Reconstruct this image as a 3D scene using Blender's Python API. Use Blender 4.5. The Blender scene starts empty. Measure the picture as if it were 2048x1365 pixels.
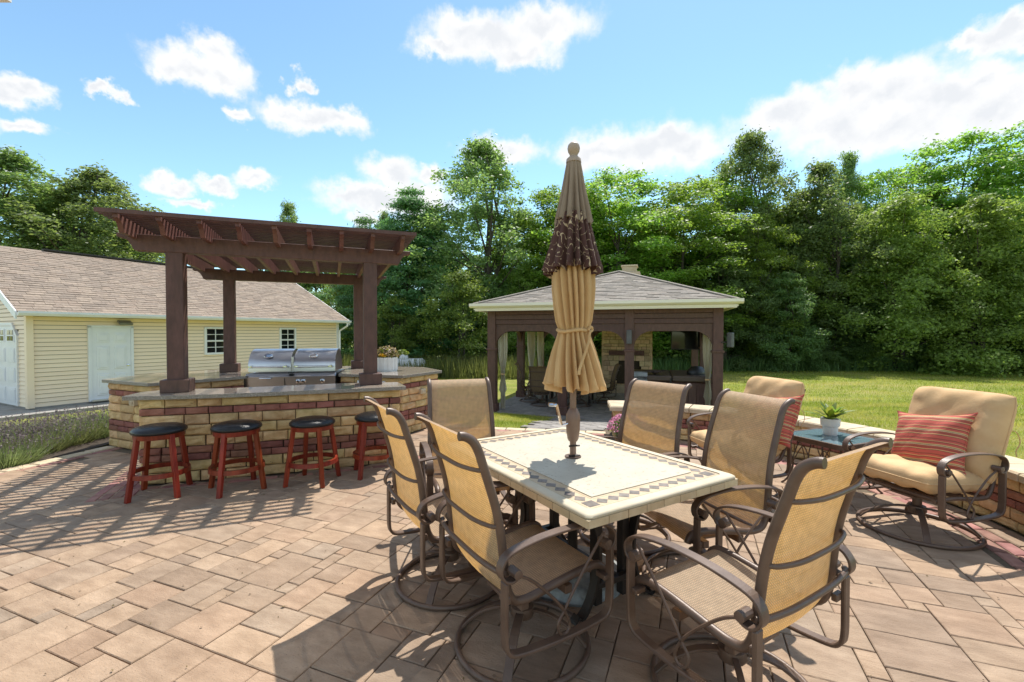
import bpy, math, random
import numpy as np
from mathutils import Vector, Matrix
R = math.radians
rnd = random.Random(7)
scene = bpy.context.scene
col = scene.collection

# ------------------------------------------------------------------ camera, sky, sun
cam_d = bpy.data.cameras.new('camera'); cam = bpy.data.objects.new('camera', cam_d); col.objects.link(cam)
cam.location = (0, 0, 1.5); cam.rotation_euler = (R(90 - 1.04), 0, 0)
cam_d.lens = 16.0; cam_d.sensor_width = 36.0; cam_d.clip_start = 0.05; cam_d.clip_end = 3000
scene.camera = cam
SUN_EL = 60.0
SUN_AZ = 23.5            # degrees to the right of straight ahead
sdir = Vector((math.sin(R(SUN_AZ)) * math.cos(R(SUN_EL)), math.cos(R(SUN_AZ)) * math.cos(R(SUN_EL)), math.sin(R(SUN_EL))))
sun_d = bpy.data.lights.new('sun', 'SUN'); sun = bpy.data.objects.new('sun', sun_d); col.objects.link(sun)
sun_d.energy = 2.12; sun_d.angle = R(0.55); sun_d.color = (1.0, 0.95, 0.87)
sun.rotation_euler = sdir.to_track_quat('Z', 'Y').to_euler(); sun.location = (0, 0, 30)
scene.view_settings.view_transform = 'Standard'; scene.view_settings.look = 'None'
scene.view_settings.exposure = 1.62; scene.view_settings.gamma = 1.0; scene.view_settings.use_curve_mapping = False
scene.cycles.use_denoising = True
scene.cycles.max_bounces = 8; scene.cycles.transparent_max_bounces = 12

world = bpy.data.worlds.new('World'); scene.world = world; world.use_nodes = True
def build_world():
    nt = world.node_tree; N = nt.nodes; L = nt.links
    N.clear()
    out = N.new('ShaderNodeOutputWorld'); bg = N.new('ShaderNodeBackground'); bg.inputs['Strength'].default_value = 0.15
    L.new(bg.outputs[0], out.inputs[0])
    sky = N.new('ShaderNodeTexSky'); sky.sky_type = 'NISHITA'; sky.sun_disc = False
    sky.sun_elevation = R(SUN_EL); sky.sun_rotation = R(SUN_AZ)
    sky.altitude = 200; sky.air_density = 0.85; sky.dust_density = 0.12; sky.ozone_density = 2.6
    tc = N.new('ShaderNodeTexCoord'); sep = N.new('ShaderNodeSeparateXYZ'); L.new(tc.outputs['Generated'], sep.inputs[0])
    def m(op, a, b=None, c=None, clamp=False):
        n = N.new('ShaderNodeMath'); n.operation = op; n.use_clamp = clamp
        for i, v in enumerate((a, b, c)):
            if v is None: continue
            if isinstance(v, (int, float)): n.inputs[i].default_value = v
            else: L.new(v, n.inputs[i])
        return n.outputs[0]
    # angles on the sky: azimuth and the tangent of elevation along the horizon
    az = m('ARCTAN2', sep.outputs[0], sep.outputs[1])
    hyp = m('SQRT', m('ADD', m('MULTIPLY', sep.outputs[0], sep.outputs[0]), m('MULTIPLY', sep.outputs[1], sep.outputs[1])))
    el = m('ARCTAN2', sep.outputs[2], hyp)
    com = N.new('ShaderNodeCombineXYZ'); L.new(az, com.inputs[0]); L.new(el, com.inputs[1])
    def noise(scale, detail, off=(0, 0, 0), rough=0.55):
        mp = N.new('ShaderNodeVectorMath'); mp.operation = 'ADD'; L.new(com.outputs[0], mp.inputs[0]); mp.inputs[1].default_value = off
        n = N.new('ShaderNodeTexNoise'); n.inputs['Scale'].default_value = scale; n.inputs['Detail'].default_value = detail
        n.inputs['Roughness'].default_value = rough
        L.new(mp.outputs[0], n.inputs['Vector']); return n.outputs['Fac']
    n1 = noise(9, 8, (0, 0, 0), 0.62); n2 = noise(9, 8, (5.2, 1.3, 0), 0.62)
    n1f = noise(34, 5, (3, 7, 0)); n2f = noise(34, 5, (9, 2, 0))
    wx = m('ADD', m('MULTIPLY', m('SUBTRACT', n1, 0.5), 0.12), m('MULTIPLY', m('SUBTRACT', n1f, 0.5), 0.05))
    wy = m('ADD', m('MULTIPLY', m('SUBTRACT', n2, 0.5), 0.075), m('MULTIPLY', m('SUBTRACT', n2f, 0.5), 0.04))
    cw = N.new('ShaderNodeCombineXYZ'); L.new(m('ADD', az, wx), cw.inputs[0]); L.new(m('ADD', el, wy), cw.inputs[1])
    # puffs: px, py, rx, ry in the photograph turned into angles
    puffs = [(395,145,85,38),(440,110,50,36),(455,160,60,32),(350,150,45,28),
             (985,85,125,46),(1090,60,95,42),(930,70,75,34),(1040,115,70,28),(880,95,55,22),
             (620,240,95,28),(585,232,45,20),(680,240,50,22),(60,182,55,24),(20,185,60,26),(215,186,34,13),
             (50,262,60,18),(480,236,30,16),(600,172,20,18),(345,372,42,18),(425,370,42,14),(510,366,46,17),(380,405,50,10),
             (785,345,55,30),(745,395,105,26),(830,390,75,32),(860,350,40,20),(735,440,36,18),(1005,305,70,28),(700,390,50,18),(790,410,120,22),
             (1290,300,150,44),(1200,310,90,30),(1380,300,80,34),(1330,280,60,24),
             (1560,235,95,42),(1660,250,120,58),(1760,190,120,52),(1880,200,120,56),(1990,215,110,52),(1700,180,80,40),(1780,260,200,50),(1930,170,60,30),
             (1975,85,75,44),(2010,55,55,36),(1925,90,35,28),(2070,70,60,44),(15,335,30,24),
             (-120,240,110,34),(2190,190,150,60),(-60,120,50,24),(2250,60,90,40)]
    dens = None
    for (px, py, rx, ry) in puffs:
        u = (px - 1024) / 910.2; v = (666 - py) / 910.2
        a0 = math.atan(u); ca = math.cos(a0); e0 = math.atan(v * ca)
        ra = rx / 910.2 * ca * ca; re = ry / 910.2 * ca * math.cos(e0) ** 2
        n = N.new('ShaderNodeVectorMath'); n.operation = 'MULTIPLY_ADD'; L.new(cw.outputs[0], n.inputs[0])
        n.inputs[1].default_value = (1 / ra, 1 / re, 0); n.inputs[2].default_value = (-a0 / ra, -e0 / re, 0)
        l = N.new('ShaderNodeVectorMath'); l.operation = 'LENGTH'; L.new(n.outputs[0], l.inputs[0])
        dens = l.outputs['Value'] if dens is None else m('SMOOTH_MIN', dens, l.outputs['Value'], 0.35)
    # the rest of the sky, away from the picture, carries unseen clouds, thickened to lift the ambient light
    gen = noise(3.2, 7, (11, 4, 2), 0.6)
    outside = m('GREATER_THAN', m('ABSOLUTE', az), 1.02)
    high = m('GREATER_THAN', el, 0.72)
    away = m('MAXIMUM', outside, high)
    gd = m('SUBTRACT', 2.42, m('MULTIPLY', gen, 2.6))
    dens = m('MINIMUM', dens, m('ADD', gd, m('MULTIPLY', m('SUBTRACT', 1.0, away), 10.0)))
    nb = noise(17, 7, (1, 9, 3), 0.6)
    d2 = m('ADD', dens, m('MULTIPLY', m('SUBTRACT', nb, 0.5), 1.0))
    mr = N.new('ShaderNodeMapRange'); mr.interpolation_type = 'SMOOTHSTEP'
    mr.inputs['From Min'].default_value = 1.45; mr.inputs['From Max'].default_value = 0.55
    mr.inputs['To Min'].default_value = 0.0; mr.inputs['To Max'].default_value = 1.0
    L.new(d2, mr.inputs['Value'])
    mask = m('MULTIPLY', mr.outputs[0], m('GREATER_THAN', el, 0.02))
    # a little greyer where a cloud is thick
    thick = N.new('ShaderNodeMapRange'); thick.inputs['From Min'].default_value = 0.75; thick.inputs['From Max'].default_value = 0.1
    L.new(m('ADD', dens, m('MULTIPLY', m('SUBTRACT', noise(14, 5, (2, 2, 8)), 0.5), 1.6)), thick.inputs['Value'])
    shade = N.new('ShaderNodeMix'); shade.data_type = 'RGBA'
    L.new(thick.outputs[0], shade.inputs['Factor'])
    shade.inputs['A'].default_value = (2.3, 2.3, 2.3, 1); shade.inputs['B'].default_value = (1.88, 1.94, 2.03, 1)
    mix = N.new('ShaderNodeMix'); mix.data_type = 'RGBA'
    L.new(mask, mix.inputs['Factor']); tint = N.new('ShaderNodeMix'); tint.data_type = 'RGBA'; tint.blend_type = 'MULTIPLY'; tint.inputs['Factor'].default_value = 1
    L.new(sky.outputs[0], tint.inputs['A']); tint.inputs['B'].default_value = (0.56, 0.61, 0.535, 1); L.new(tint.outputs['Result'], mix.inputs['A']); L.new(shade.outputs['Result'], mix.inputs['B'])
    L.new(mix.outputs['Result'], bg.inputs['Color'])
build_world()

# ------------------------------------------------------------------ helpers
class MB:
    def __init__(s): s.v = []; s.f = []
    def add(s, vs, fs):
        o = len(s.v); s.v += [tuple(p) for p in vs]; s.f += [tuple(i + o for i in f) for f in fs]; return s
    def box(s, c, d, rz=0, taper=1.0, M=None):
        x, y, z = d[0] / 2, d[1] / 2, d[2] / 2
        vs = [Vector((sx * x * (taper if sz > 0 else 1), sy * y * (taper if sz > 0 else 1), sz * z)) for sz in (-1, 1) for sy in (-1, 1) for sx in (-1, 1)]
        m = Matrix.Translation(c) @ Matrix.Rotation(rz, 4, 'Z')
        if M is not None: m = m @ M
        return s.add([m @ v for v in vs], [(0, 2, 3, 1), (4, 5, 7, 6), (0, 1, 5, 4), (2, 6, 7, 3), (0, 4, 6, 2), (1, 3, 7, 5)])
    def tube(s, pts, r, n=8, closed=False, squash=1.0):
        pts = [Vector(p) for p in pts]; k = len(pts); rs = r if isinstance(r, (list, tuple)) else [r] * k
        rings = []; up = None
        for i, p in enumerate(pts):
            a = pts[(i - 1) % k] if (closed or i > 0) else p; b = pts[(i + 1) % k] if (closed or i < k - 1) else p
            t = (b - a).normalized()
            if up is None:
                up = Vector((0, 0, 1)) if abs(t.z) < 0.9 else Vector((1, 0, 0))
            u = (up - t * up.dot(t)); 
            if u.length < 1e-5: u = t.orthogonal()
            u.normalize(); w = t.cross(u); up = u
            rings.append([p + (u * math.cos(2 * math.pi * j / n) * squash + w * math.sin(2 * math.pi * j / n)) * rs[i] for j in range(n)])
        vs = [q for ring in rings for q in ring]; fs = []
        for i in range(k if closed else k - 1):
            for j in range(n):
                a = i * n + j; b = i * n + (j + 1) % n; i2 = (i + 1) % k
                fs.append((a, b, i2 * n + (j + 1) % n, i2 * n + j))
        if not closed:
            fs.append(tuple(reversed(range(n)))); fs.append(tuple(range((k - 1) * n, k * n)))
        return s.add(vs, fs)
    def strap(s, yz, x, w, t, closed=False):
        """flat bar of width w (along x) and thickness t following a path in the y-z plane"""
        k = len(yz); vs = []
        for i in range(k):
            a = yz[(i - 1) % k] if (closed or i > 0) else yz[i]; b = yz[(i + 1) % k] if (closed or i < k - 1) else yz[i]
            ty, tz = b[0] - a[0], b[1] - a[1]; l = math.hypot(ty, tz) or 1; ny, nz = -tz / l, ty / l
            y, z = yz[i]
            for (sx, sn) in ((-1, -1), (1, -1), (1, 1), (-1, 1)):
                vs.append((x + sx * w / 2, y + ny * sn * t / 2, z + nz * sn * t / 2))
        fs = []
        for i in range(k if closed else k - 1):
            for j in range(4):
                i2 = (i + 1) % k; fs.append((i * 4 + j, i * 4 + (j + 1) % 4, i2 * 4 + (j + 1) % 4, i2 * 4 + j))
        if not closed: fs += [(3, 2, 1, 0), tuple(range((k - 1) * 4, k * 4))]
        return s.add(vs, fs)
    def lathe(s, prof, n=24, c=(0, 0, 0), fn=None):
        loop = prof[0] == prof[-1]
        vs = []; fs = []; k = len(prof)
        for (r, z) in prof:
            for j in range(n):
                a = 2 * math.pi * j / n; rr = r * (fn(a, z) if fn else 1)
                vs.append((c[0] + rr * math.cos(a), c[1] + rr * math.sin(a), c[2] + z))
        for i in range(k - 1):
            for j in range(n):
                fs.append((i * n + j, i * n + (j + 1) % n, (i + 1) * n + (j + 1) % n, (i + 1) * n + j))
        if prof[0][0] > 1e-4 and not loop: fs.append(tuple(reversed(range(n))))
        if prof[-1][0] > 1e-4 and not loop: fs.append(tuple(range((k - 1) * n, k * n)))
        return s.add(vs, fs)
    def prism(s, poly, z0, z1):
        k = len(poly)
        vs = [(p[0], p[1], z0) for p in poly] + [(p[0], p[1], z1) for p in poly]
        fs = [tuple(reversed(range(k))), tuple(range(k, 2 * k))] + [(i, (i + 1) % k, k + (i + 1) % k, k + i) for i in range(k)]
        return s.add(vs, fs)
    def extrude(s, prof, frame, a0, a1):
        """profile [(p,q)] in a plane, swept straight: frame(p,q,a) -> point"""
        k = len(prof); vs = [frame(p, q, a0) for p, q in prof] + [frame(p, q, a1) for p, q in prof]
        fs = [tuple(reversed(range(k))), tuple(range(k, 2 * k))] + [(i, (i + 1) % k, k + (i + 1) % k, k + i) for i in range(k)]
        return s.add(vs, fs)
    def mesh(s, name, mat=None, smooth=None):
        me = bpy.data.meshes.new(name); me.from_pydata(s.v, [], s.f); me.update()
        if mat: me.materials.append(mat)
        if smooth is not None:
            me.polygons.foreach_set('use_smooth', [True] * len(me.polygons)); me.set_sharp_from_angle(angle=smooth)
        return me
    def build(s, name, mat=None, parent=None, smooth=None, bevel=0, seg=1):
        return link(name, s.mesh(name, mat, smooth), parent, bevel, seg)
def link(name, me, parent=None, bevel=0, seg=1):
    o = bpy.data.objects.new(name, me); col.objects.link(o)
    if parent is not None: o.parent = parent
    if bevel:
        b = o.modifiers.new('bevel', 'BEVEL'); b.width = bevel; b.segments = seg; b.limit_method = 'ANGLE'; b.angle_limit = R(35)
    return o
def tag(o, label=None, cat=None, group=None, kind=None):
    if label: o['label'] = label
    if cat: o['category'] = cat
    if group: o['group'] = group
    if kind: o['kind'] = kind
    return o
def thing(name, label, cat, loc=(0, 0, 0), rz=0, group=None):
    o = bpy.data.objects.new(name, None); col.objects.link(o); o.empty_display_size = 0.1
    o.location = loc; o.rotation_euler = (0, 0, rz); return tag(o, label, cat, group)
def copy_tree(o, parent=None):
    c = o.copy(); col.objects.link(c)
    if parent is not None: c.parent = parent
    for ch in list(o.children): copy_tree(ch, c)
    return c
def spline(pts, n=6, closed=False):
    P = [Vector(p) for p in pts]; k = len(P); out = []
    for i in range(k if closed else k - 1):
        p0 = P[(i - 1) % k] if (closed or i > 0) else P[i]; p1 = P[i]; p2 = P[(i + 1) % k]
        p3 = P[(i + 2) % k] if (closed or i < k - 2) else p2
        for j in range(n):
            t = j / n
            out.append(0.5 * ((2 * p1) + (p2 - p0) * t + (2 * p0 - 5 * p1 + 4 * p2 - p3) * t * t + (3 * p1 - p0 - 3 * p2 + p3) * t ** 3))
    if not closed: out.append(P[-1])
    return out
def sp2(pts, n=6): return [(p.x, p.y) for p in spline([(a, b, 0) for a, b in pts], n)]
def np_mesh(name, verts, faces_flat, nside, mat, smooth=False):
    """fast mesh: verts (n,3) array, faces_flat int array of equal-sided faces"""
    me = bpy.data.meshes.new(name); nv = len(verts); nf = len(faces_flat) // nside
    me.vertices.add(nv); me.vertices.foreach_set('co', np.asarray(verts, dtype=np.float32).ravel())
    me.loops.add(nf * nside); me.loops.foreach_set('vertex_index', np.asarray(faces_flat, dtype=np.int32))
    me.polygons.add(nf); me.polygons.foreach_set('loop_start', np.arange(0, nf * nside, nside, dtype=np.int32))
    me.polygons.foreach_set('loop_total', np.full(nf, nside, dtype=np.int32))
    if smooth: me.polygons.foreach_set('use_smooth', [True] * nf)
    me.update(); me.validate()
    if mat: me.materials.append(mat)
    return me

# ------------------------------------------------------------------ materials
def new_mat(name):
    m = bpy.data.materials.new(name); m.use_nodes = True; nt = m.node_tree; nt.nodes.clear()
    out = nt.nodes.new('ShaderNodeOutputMaterial'); return m, nt, nt.nodes, nt.links, out
def c4(c): return (c[0], c[1], c[2], 1)
def mat(name, c, rough=0.7, c2=None, var=0.2, scale=6, stretch=(1, 1, 1), detail=4, bump=0.0, bscale=60, metal=0.0, rv=0.0, coat=0.0, spec=0.5, space='Object', ramp=None, speck=None, rough_var=0.0, trans=None, aniso=0, stain=0.0):
    """Principled material: colour between c and c2 by noise, each object and each loose piece shifted by rv, fine bump, specks"""
    m, nt, N, L, out = new_mat(name)
    p = N.new('ShaderNodeBsdfPrincipled')
    tc = N.new('ShaderNodeTexCoord'); oi = N.new('ShaderNodeObjectInfo'); ge = N.new('ShaderNodeNewGeometry')
    rsum = N.new('ShaderNodeMath'); rsum.operation = 'ADD'; L.new(oi.outputs['Random'], rsum.inputs[0]); L.new(ge.outputs['Random Per Island'], rsum.inputs[1])
    rfr = N.new('ShaderNodeMath'); rfr.operation = 'FRACT'; L.new(rsum.outputs[0], rfr.inputs[0])
    off = N.new('ShaderNodeVectorMath'); off.operation = 'MULTIPLY_ADD'
    L.new(rfr.outputs[0], off.inputs[0]); off.inputs[1].default_value = (37, 23, 11) if rv else (0, 0, 0)
    if space == 'Position': L.new(ge.outputs['Position'], off.inputs[2])
    else: L.new(tc.outputs[space], off.inputs[2])
    st = N.new('ShaderNodeVectorMath'); st.operation = 'MULTIPLY'; L.new(off.outputs[0], st.inputs[0]); st.inputs[1].default_value = stretch
    nz = N.new('ShaderNodeTexNoise'); nz.inputs['Scale'].default_value = scale; nz.inputs['Detail'].default_value = detail; nz.inputs['Roughness'].default_value = 0.6
    L.new(st.outputs[0], nz.inputs['Vector'])
    if c2 is None: c2 = tuple(min(1, x * (1 + var)) for x in c); c = tuple(x * (1 - var) for x in c)
    cs = N.new('ShaderNodeMapRange'); cs.inputs['From Min'].default_value = 0.3; cs.inputs['From Max'].default_value = 0.7; L.new(nz.outputs['Fac'], cs.inputs['Value'])
    mx = N.new('ShaderNodeMix'); mx.data_type = 'RGBA'; L.new(cs.outputs[0], mx.inputs['Factor'])
    mx.inputs['A'].default_value = c4(c); mx.inputs['B'].default_value = c4(c2)
    colr = mx.outputs['Result']
    if ramp:
        rp = N.new('ShaderNodeValToRGB'); el = rp.color_ramp.elements
        while len(el) < len(ramp): el.new(0.5)
        for e, (pos, cc) in zip(el, ramp): e.position = pos; e.color = c4(cc)
        L.new(rfr.outputs[0], rp.inputs[0])
        m2 = N.new('ShaderNodeMix'); m2.data_type = 'RGBA'; m2.blend_type = 'MULTIPLY'; m2.inputs['Factor'].default_value = 1
        L.new(colr, m2.inputs['A']); L.new(rp.outputs[0], m2.inputs['B']); colr = m2.outputs['Result']
    elif rv:
        hs = N.new('ShaderNodeHueSaturation')
        mr = N.new('ShaderNodeMapRange'); mr.inputs['To Min'].default_value = 1 - rv; mr.inputs['To Max'].default_value = 1 + rv
        L.new(rfr.outputs[0], mr.inputs['Value']); L.new(mr.outputs[0], hs.inputs['Value'])
        r7 = N.new('ShaderNodeMath'); r7.operation = 'MULTIPLY'; r7.inputs[1].default_value = 7.31; L.new(rfr.outputs[0], r7.inputs[0])
        r8 = N.new('ShaderNodeMath'); r8.operation = 'FRACT'; L.new(r7.outputs[0], r8.inputs[0])
        mr2 = N.new('ShaderNodeMapRange'); mr2.inputs['To Min'].default_value = 0.5 - rv * 0.06; mr2.inputs['To Max'].default_value = 0.5 + rv * 0.06
        L.new(r8.outputs[0], mr2.inputs['Value']); L.new(mr2.outputs[0], hs.inputs['Hue'])
        L.new(colr, hs.inputs['Color']); colr = hs.outputs[0]
    if speck:
        sc, thr, cc = speck
        vn = N.new('ShaderNodeTexNoise'); vn.inputs['Scale'].default_value = sc; vn.inputs['Detail'].default_value = 2; L.new(off.outputs[0], vn.inputs['Vector'])
        th = N.new('ShaderNodeMapRange'); th.inputs['From Min'].default_value = thr; th.inputs['From Max'].default_value = thr + 0.05; L.new(vn.outputs['Fac'], th.inputs['Value'])
        m3 = N.new('ShaderNodeMix'); m3.data_type = 'RGBA'; L.new(th.outputs[0], m3.inputs['Factor']); L.new(colr, m3.inputs['A']); m3.inputs['B'].default_value = c4(cc); colr = m3.outputs['Result']
    if stain:
        sn = N.new('ShaderNodeTexNoise'); sn.inputs['Scale'].default_value = 1.1; sn.inputs['Detail'].default_value = 7; sn.inputs['Roughness'].default_value = 0.68; L.new(ge.outputs['Position'], sn.inputs['Vector'])
        sr = N.new('ShaderNodeMapRange'); sr.inputs['From Min'].default_value = 0.35; sr.inputs['From Max'].default_value = 0.62; sr.inputs['To Min'].default_value = 1 - stain; sr.inputs['To Max'].default_value = 1.04; L.new(sn.outputs['Fac'], sr.inputs['Value'])
        m4 = N.new('ShaderNodeVectorMath'); m4.operation = 'SCALE'; L.new(colr, m4.inputs[0]); L.new(sr.outputs[0], m4.inputs['Scale']); colr = m4.outputs[0]
    L.new(colr, p.inputs['Base Color'])
    p.inputs['Roughness'].default_value = rough; p.inputs['Metallic'].default_value = metal; p.inputs['Specular IOR Level'].default_value = spec
    if coat: p.inputs['Coat Weight'].default_value = coat; p.inputs['Coat Roughness'].default_value = 0.12
    if rough_var:
        rr = N.new('ShaderNodeMapRange'); rr.inputs['To Min'].default_value = rough - rough_var; rr.inputs['To Max'].default_value = rough + rough_var
        L.new(nz.outputs['Fac'], rr.inputs['Value']); L.new(rr.outputs[0], p.inputs['Roughness'])
    if bump:
        bn = N.new('ShaderNodeTexNoise'); bn.inputs['Scale'].default_value = bscale; bn.inputs['Detail'].default_value = 5; bn.inputs['Roughness'].default_value = 0.65
        L.new(st.outputs[0], bn.inputs['Vector'])
        b = N.new('ShaderNodeBump'); b.inputs['Strength'].default_value = bump; b.inputs['Distance'].default_value = 0.01
        L.new(bn.outputs['Fac'], b.inputs['Height']); L.new(b.outputs[0], p.inputs['Normal'])
    sh = p.outputs[0]
    if trans:
        tr = N.new('ShaderNodeBsdfTranslucent'); tr.inputs[0].default_value = c4(trans[1]); ms = N.new('ShaderNodeMixShader'); ms.inputs[0].default_value = trans[0]
        L.new(sh, ms.inputs[1]); L.new(tr.outputs[0], ms.inputs[2]); sh = ms.outputs[0]
    L.new(sh, out.inputs[0]); return m

PAVE = [(0.0, (0.78, 0.72, 0.68)), (0.16, (0.98, 0.95, 0.93)), (0.34, (1.10, 1.01, 0.92)), (0.5, (0.92, 0.93, 0.95)), (0.66, (1.16, 1.10, 1.04)), (0.82, (1.02, 0.92, 0.86)), (1.0, (0.86, 0.84, 0.84))]
m_paver = mat('paver_concrete', (0.265, 0.187, 0.125), 0.85, c2=(0.415, 0.312, 0.222), scale=5, stretch=(1, 2.6, 1), stain=0.22, detail=7, bump=0.55, bscale=45, rv=0.1, ramp=PAVE, speck=(160, 0.66, (0.22, 0.15, 0.09)))
m_grey_paver = mat('grey_paver', (0.17, 0.155, 0.14), 0.85, c2=(0.29, 0.265, 0.24), scale=5, detail=6, bump=0.4, rv=0.15)
m_joint = mat('joint_sand', (0.09, 0.066, 0.042), 0.95, c2=(0.17, 0.128, 0.08), scale=30, bump=0.4, bscale=200)
m_red = mat('red_brick', (0.20, 0.072, 0.047), 0.85, c2=(0.33, 0.135, 0.092), scale=9, bump=0.5, bscale=50, rv=0.22)
m_redpave = mat('red_border_paver', (0.23, 0.10, 0.08), 0.85, c2=(0.36, 0.19, 0.15), scale=9, bump=0.4, rv=0.3)
m_tan = mat('tan_stone', (0.48, 0.295, 0.115), 0.88, c2=(0.76, 0.535, 0.275), scale=9, detail=8, bump=1.0, bscale=34, rv=0.2, stain=0.2, speck=(70, 0.68, (0.25, 0.16, 0.07)))
m_cap = mat('cap_stone', (0.46, 0.36, 0.23), 0.88, c2=(0.62, 0.51, 0.36), scale=6, detail=6, bump=0.6, bscale=40, rv=0.1)
m_core = mat('dark_mortar', (0.05, 0.035, 0.022), 0.95, var=0.3, scale=20)
m_granite = mat('granite', (0.19, 0.155, 0.125), 0.10, c2=(0.40, 0.33, 0.265), scale=120, detail=3, speck=(210, 0.57, (0.46, 0.39, 0.32)), space='Object')
m_granite_edge = mat('granite_edge', (0.10, 0.085, 0.07), 0.4, c2=(0.30, 0.26, 0.21), scale=140, detail=3, speck=(170, 0.55, (0.45, 0.40, 0.33)), bump=0.6, bscale=120)
m_wood = mat('dark_stained_wood', (0.070, 0.032, 0.024), 0.55, c2=(0.125, 0.058, 0.044), scale=6, stretch=(3, 3, 1), detail=5, bump=0.25, bscale=30, rv=0.12)
m_rafter_lit = mat('sunlit_rafter_wood', (0.10, 0.040, 0.031), 0.55, c2=(0.17, 0.073, 0.057), scale=5, detail=5, bump=0.25, bscale=30, rv=0.15)  # pergola wood again, lighter and redder: sunlight on the rafters put into the colour
m_siding = mat('yellow_siding', (0.90, 0.72, 0.51), 0.5, c2=(0.93, 0.76, 0.55), scale=1.5, rv=0.02, bump=0.05, bscale=90)
m_white = mat('white_paint', (0.74, 0.75, 0.76), 0.4, c2=(0.82, 0.82, 0.82), scale=3)
m_cream = mat('cream_trim', (0.82, 0.77, 0.64), 0.4, c2=(0.86, 0.81, 0.68), scale=3)
m_foundation = mat('concrete', (0.24, 0.225, 0.20), 0.9, c2=(0.36, 0.34, 0.31), scale=5, detail=6, bump=0.4)
SH = [(0.0, (0.78, 0.75, 0.73)), (0.25, (1.0, 0.97, 0.94)), (0.5, (1.16, 1.11, 1.05)), (0.75, (0.89, 0.85, 0.82)), (1.0, (1.07, 0.99, 0.93))]
m_shingle = mat('asphalt_shingle', (0.205, 0.165, 0.132), 0.92, c2=(0.315, 0.26, 0.215), scale=14, detail=5, bump=0.6, bscale=150, rv=0.2, ramp=SH)
m_shingle_g = mat('grey_shingle', (0.185, 0.168, 0.15), 0.92, c2=(0.30, 0.275, 0.245), scale=14, detail=5, bump=0.6, bscale=150, rv=0.2, ramp=SH)
m_glassdark = mat('window_glass', (0.012, 0.014, 0.016), 0.06, var=0.1, spec=0.4)
m_pole = mat('brown_pole_paint', (0.19, 0.115, 0.078), 0.4, c2=(0.24, 0.15, 0.105), scale=10)
m_frame = mat('bronze_metal', (0.090, 0.054, 0.037), 0.42, c2=(0.140, 0.090, 0.064), scale=10, bump=0.12, bscale=120, metal=0.1, spec=0.5)
m_iron = mat('dark_iron', (0.020, 0.016, 0.014), 0.45, c2=(0.035, 0.028, 0.024), scale=10, bump=0.1, metal=0.3)
m_steel = mat('stainless_steel', (0.56, 0.56, 0.57), 0.30, c2=(0.62, 0.62, 0.63), scale=12, stretch=(0.4, 8, 8), metal=1.0, bump=0.03, bscale=60)
m_chrome = mat('chrome', (0.75, 0.75, 0.76), 0.08, metal=1.0, var=0.02)
m_black = mat('black_plastic', (0.015, 0.015, 0.016), 0.4, var=0.2)
m_leather = mat('black_leatherette', (0.009, 0.009, 0.010), 0.26, c2=(0.016, 0.016, 0.017), bump=0.3, bscale=130, spec=0.35)
m_cherry = mat('cherry_wood', (0.125, 0.016, 0.007), 0.34, c2=(0.275, 0.042, 0.015), scale=5, stretch=(4, 4, 0.5), detail=6, spec=0.3, rv=0.15)
m_table = mat('travertine', (0.47, 0.40, 0.28), 0.7, c2=(0.58, 0.51, 0.38), scale=5, detail=6, bump=0.1, bscale=70, speck=(55, 0.68, (0.46, 0.38, 0.27)))
m_tablein = mat('travertine_field', (0.43, 0.38, 0.29), 0.5, c2=(0.52, 0.47, 0.37), scale=4, detail=6, bump=0.1, speck=(52, 0.63, (0.36, 0.30, 0.22)))
m_tiletan = mat('beige_tile', (0.46, 0.35, 0.21), 0.55, c2=(0.58, 0.46, 0.30), scale=14, rv=0.08)
m_tiledark = mat('slate_tile', (0.10, 0.082, 0.07), 0.5, c2=(0.21, 0.175, 0.15), scale=30, detail=5, rv=0.2)
m_cush = mat('tan_canvas', (0.54, 0.335, 0.16), 0.9, c2=(0.64, 0.43, 0.225), scale=5, bump=0.35, bscale=14, detail=4)
m_canvas = mat('cream_canvas', (0.63, 0.405, 0.185), 0.9, c2=(0.70, 0.475, 0.24), scale=6, bump=0.1, trans=(0.22, (0.62, 0.42, 0.2)))
m_canvas_top = mat('taupe_canvas', (0.29, 0.215, 0.155), 0.9, c2=(0.36, 0.275, 0.205), scale=6, bump=0.1, trans=(0.15, (0.3, 0.2, 0.12)))
m_curtain = mat('curtain_cloth', (0.70, 0.65, 0.54), 0.9, var=0.06, scale=5, trans=(0.4, (0.72, 0.66, 0.52)))
m_pot = mat('white_ceramic', (0.74, 0.72, 0.70), 0.35, var=0.03, scale=8)
m_bark = mat('tree_bark', (0.06, 0.048, 0.036), 0.95, c2=(0.12, 0.10, 0.08), scale=6, stretch=(3, 3, 0.6), bump=0.5)
m_soil = mat('mulch_soil', (0.03, 0.021, 0.014), 0.95, c2=(0.07, 0.05, 0.033), scale=20, bump=0.8)
m_fire = mat('fireplace_stone', (0.48, 0.33, 0.19), 0.9, c2=(0.68, 0.52, 0.34), scale=9, bump=0.6, rv=0.3)
m_propane = mat('tank_paint', (0.78, 0.78, 0.77), 0.35, var=0.03)
m_stoneface = mat('river_rock_resin', (0.16, 0.18, 0.19), 0.6, c2=(0.36, 0.38, 0.38), scale=16, detail=3, bump=0.9, bscale=18)

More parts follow.
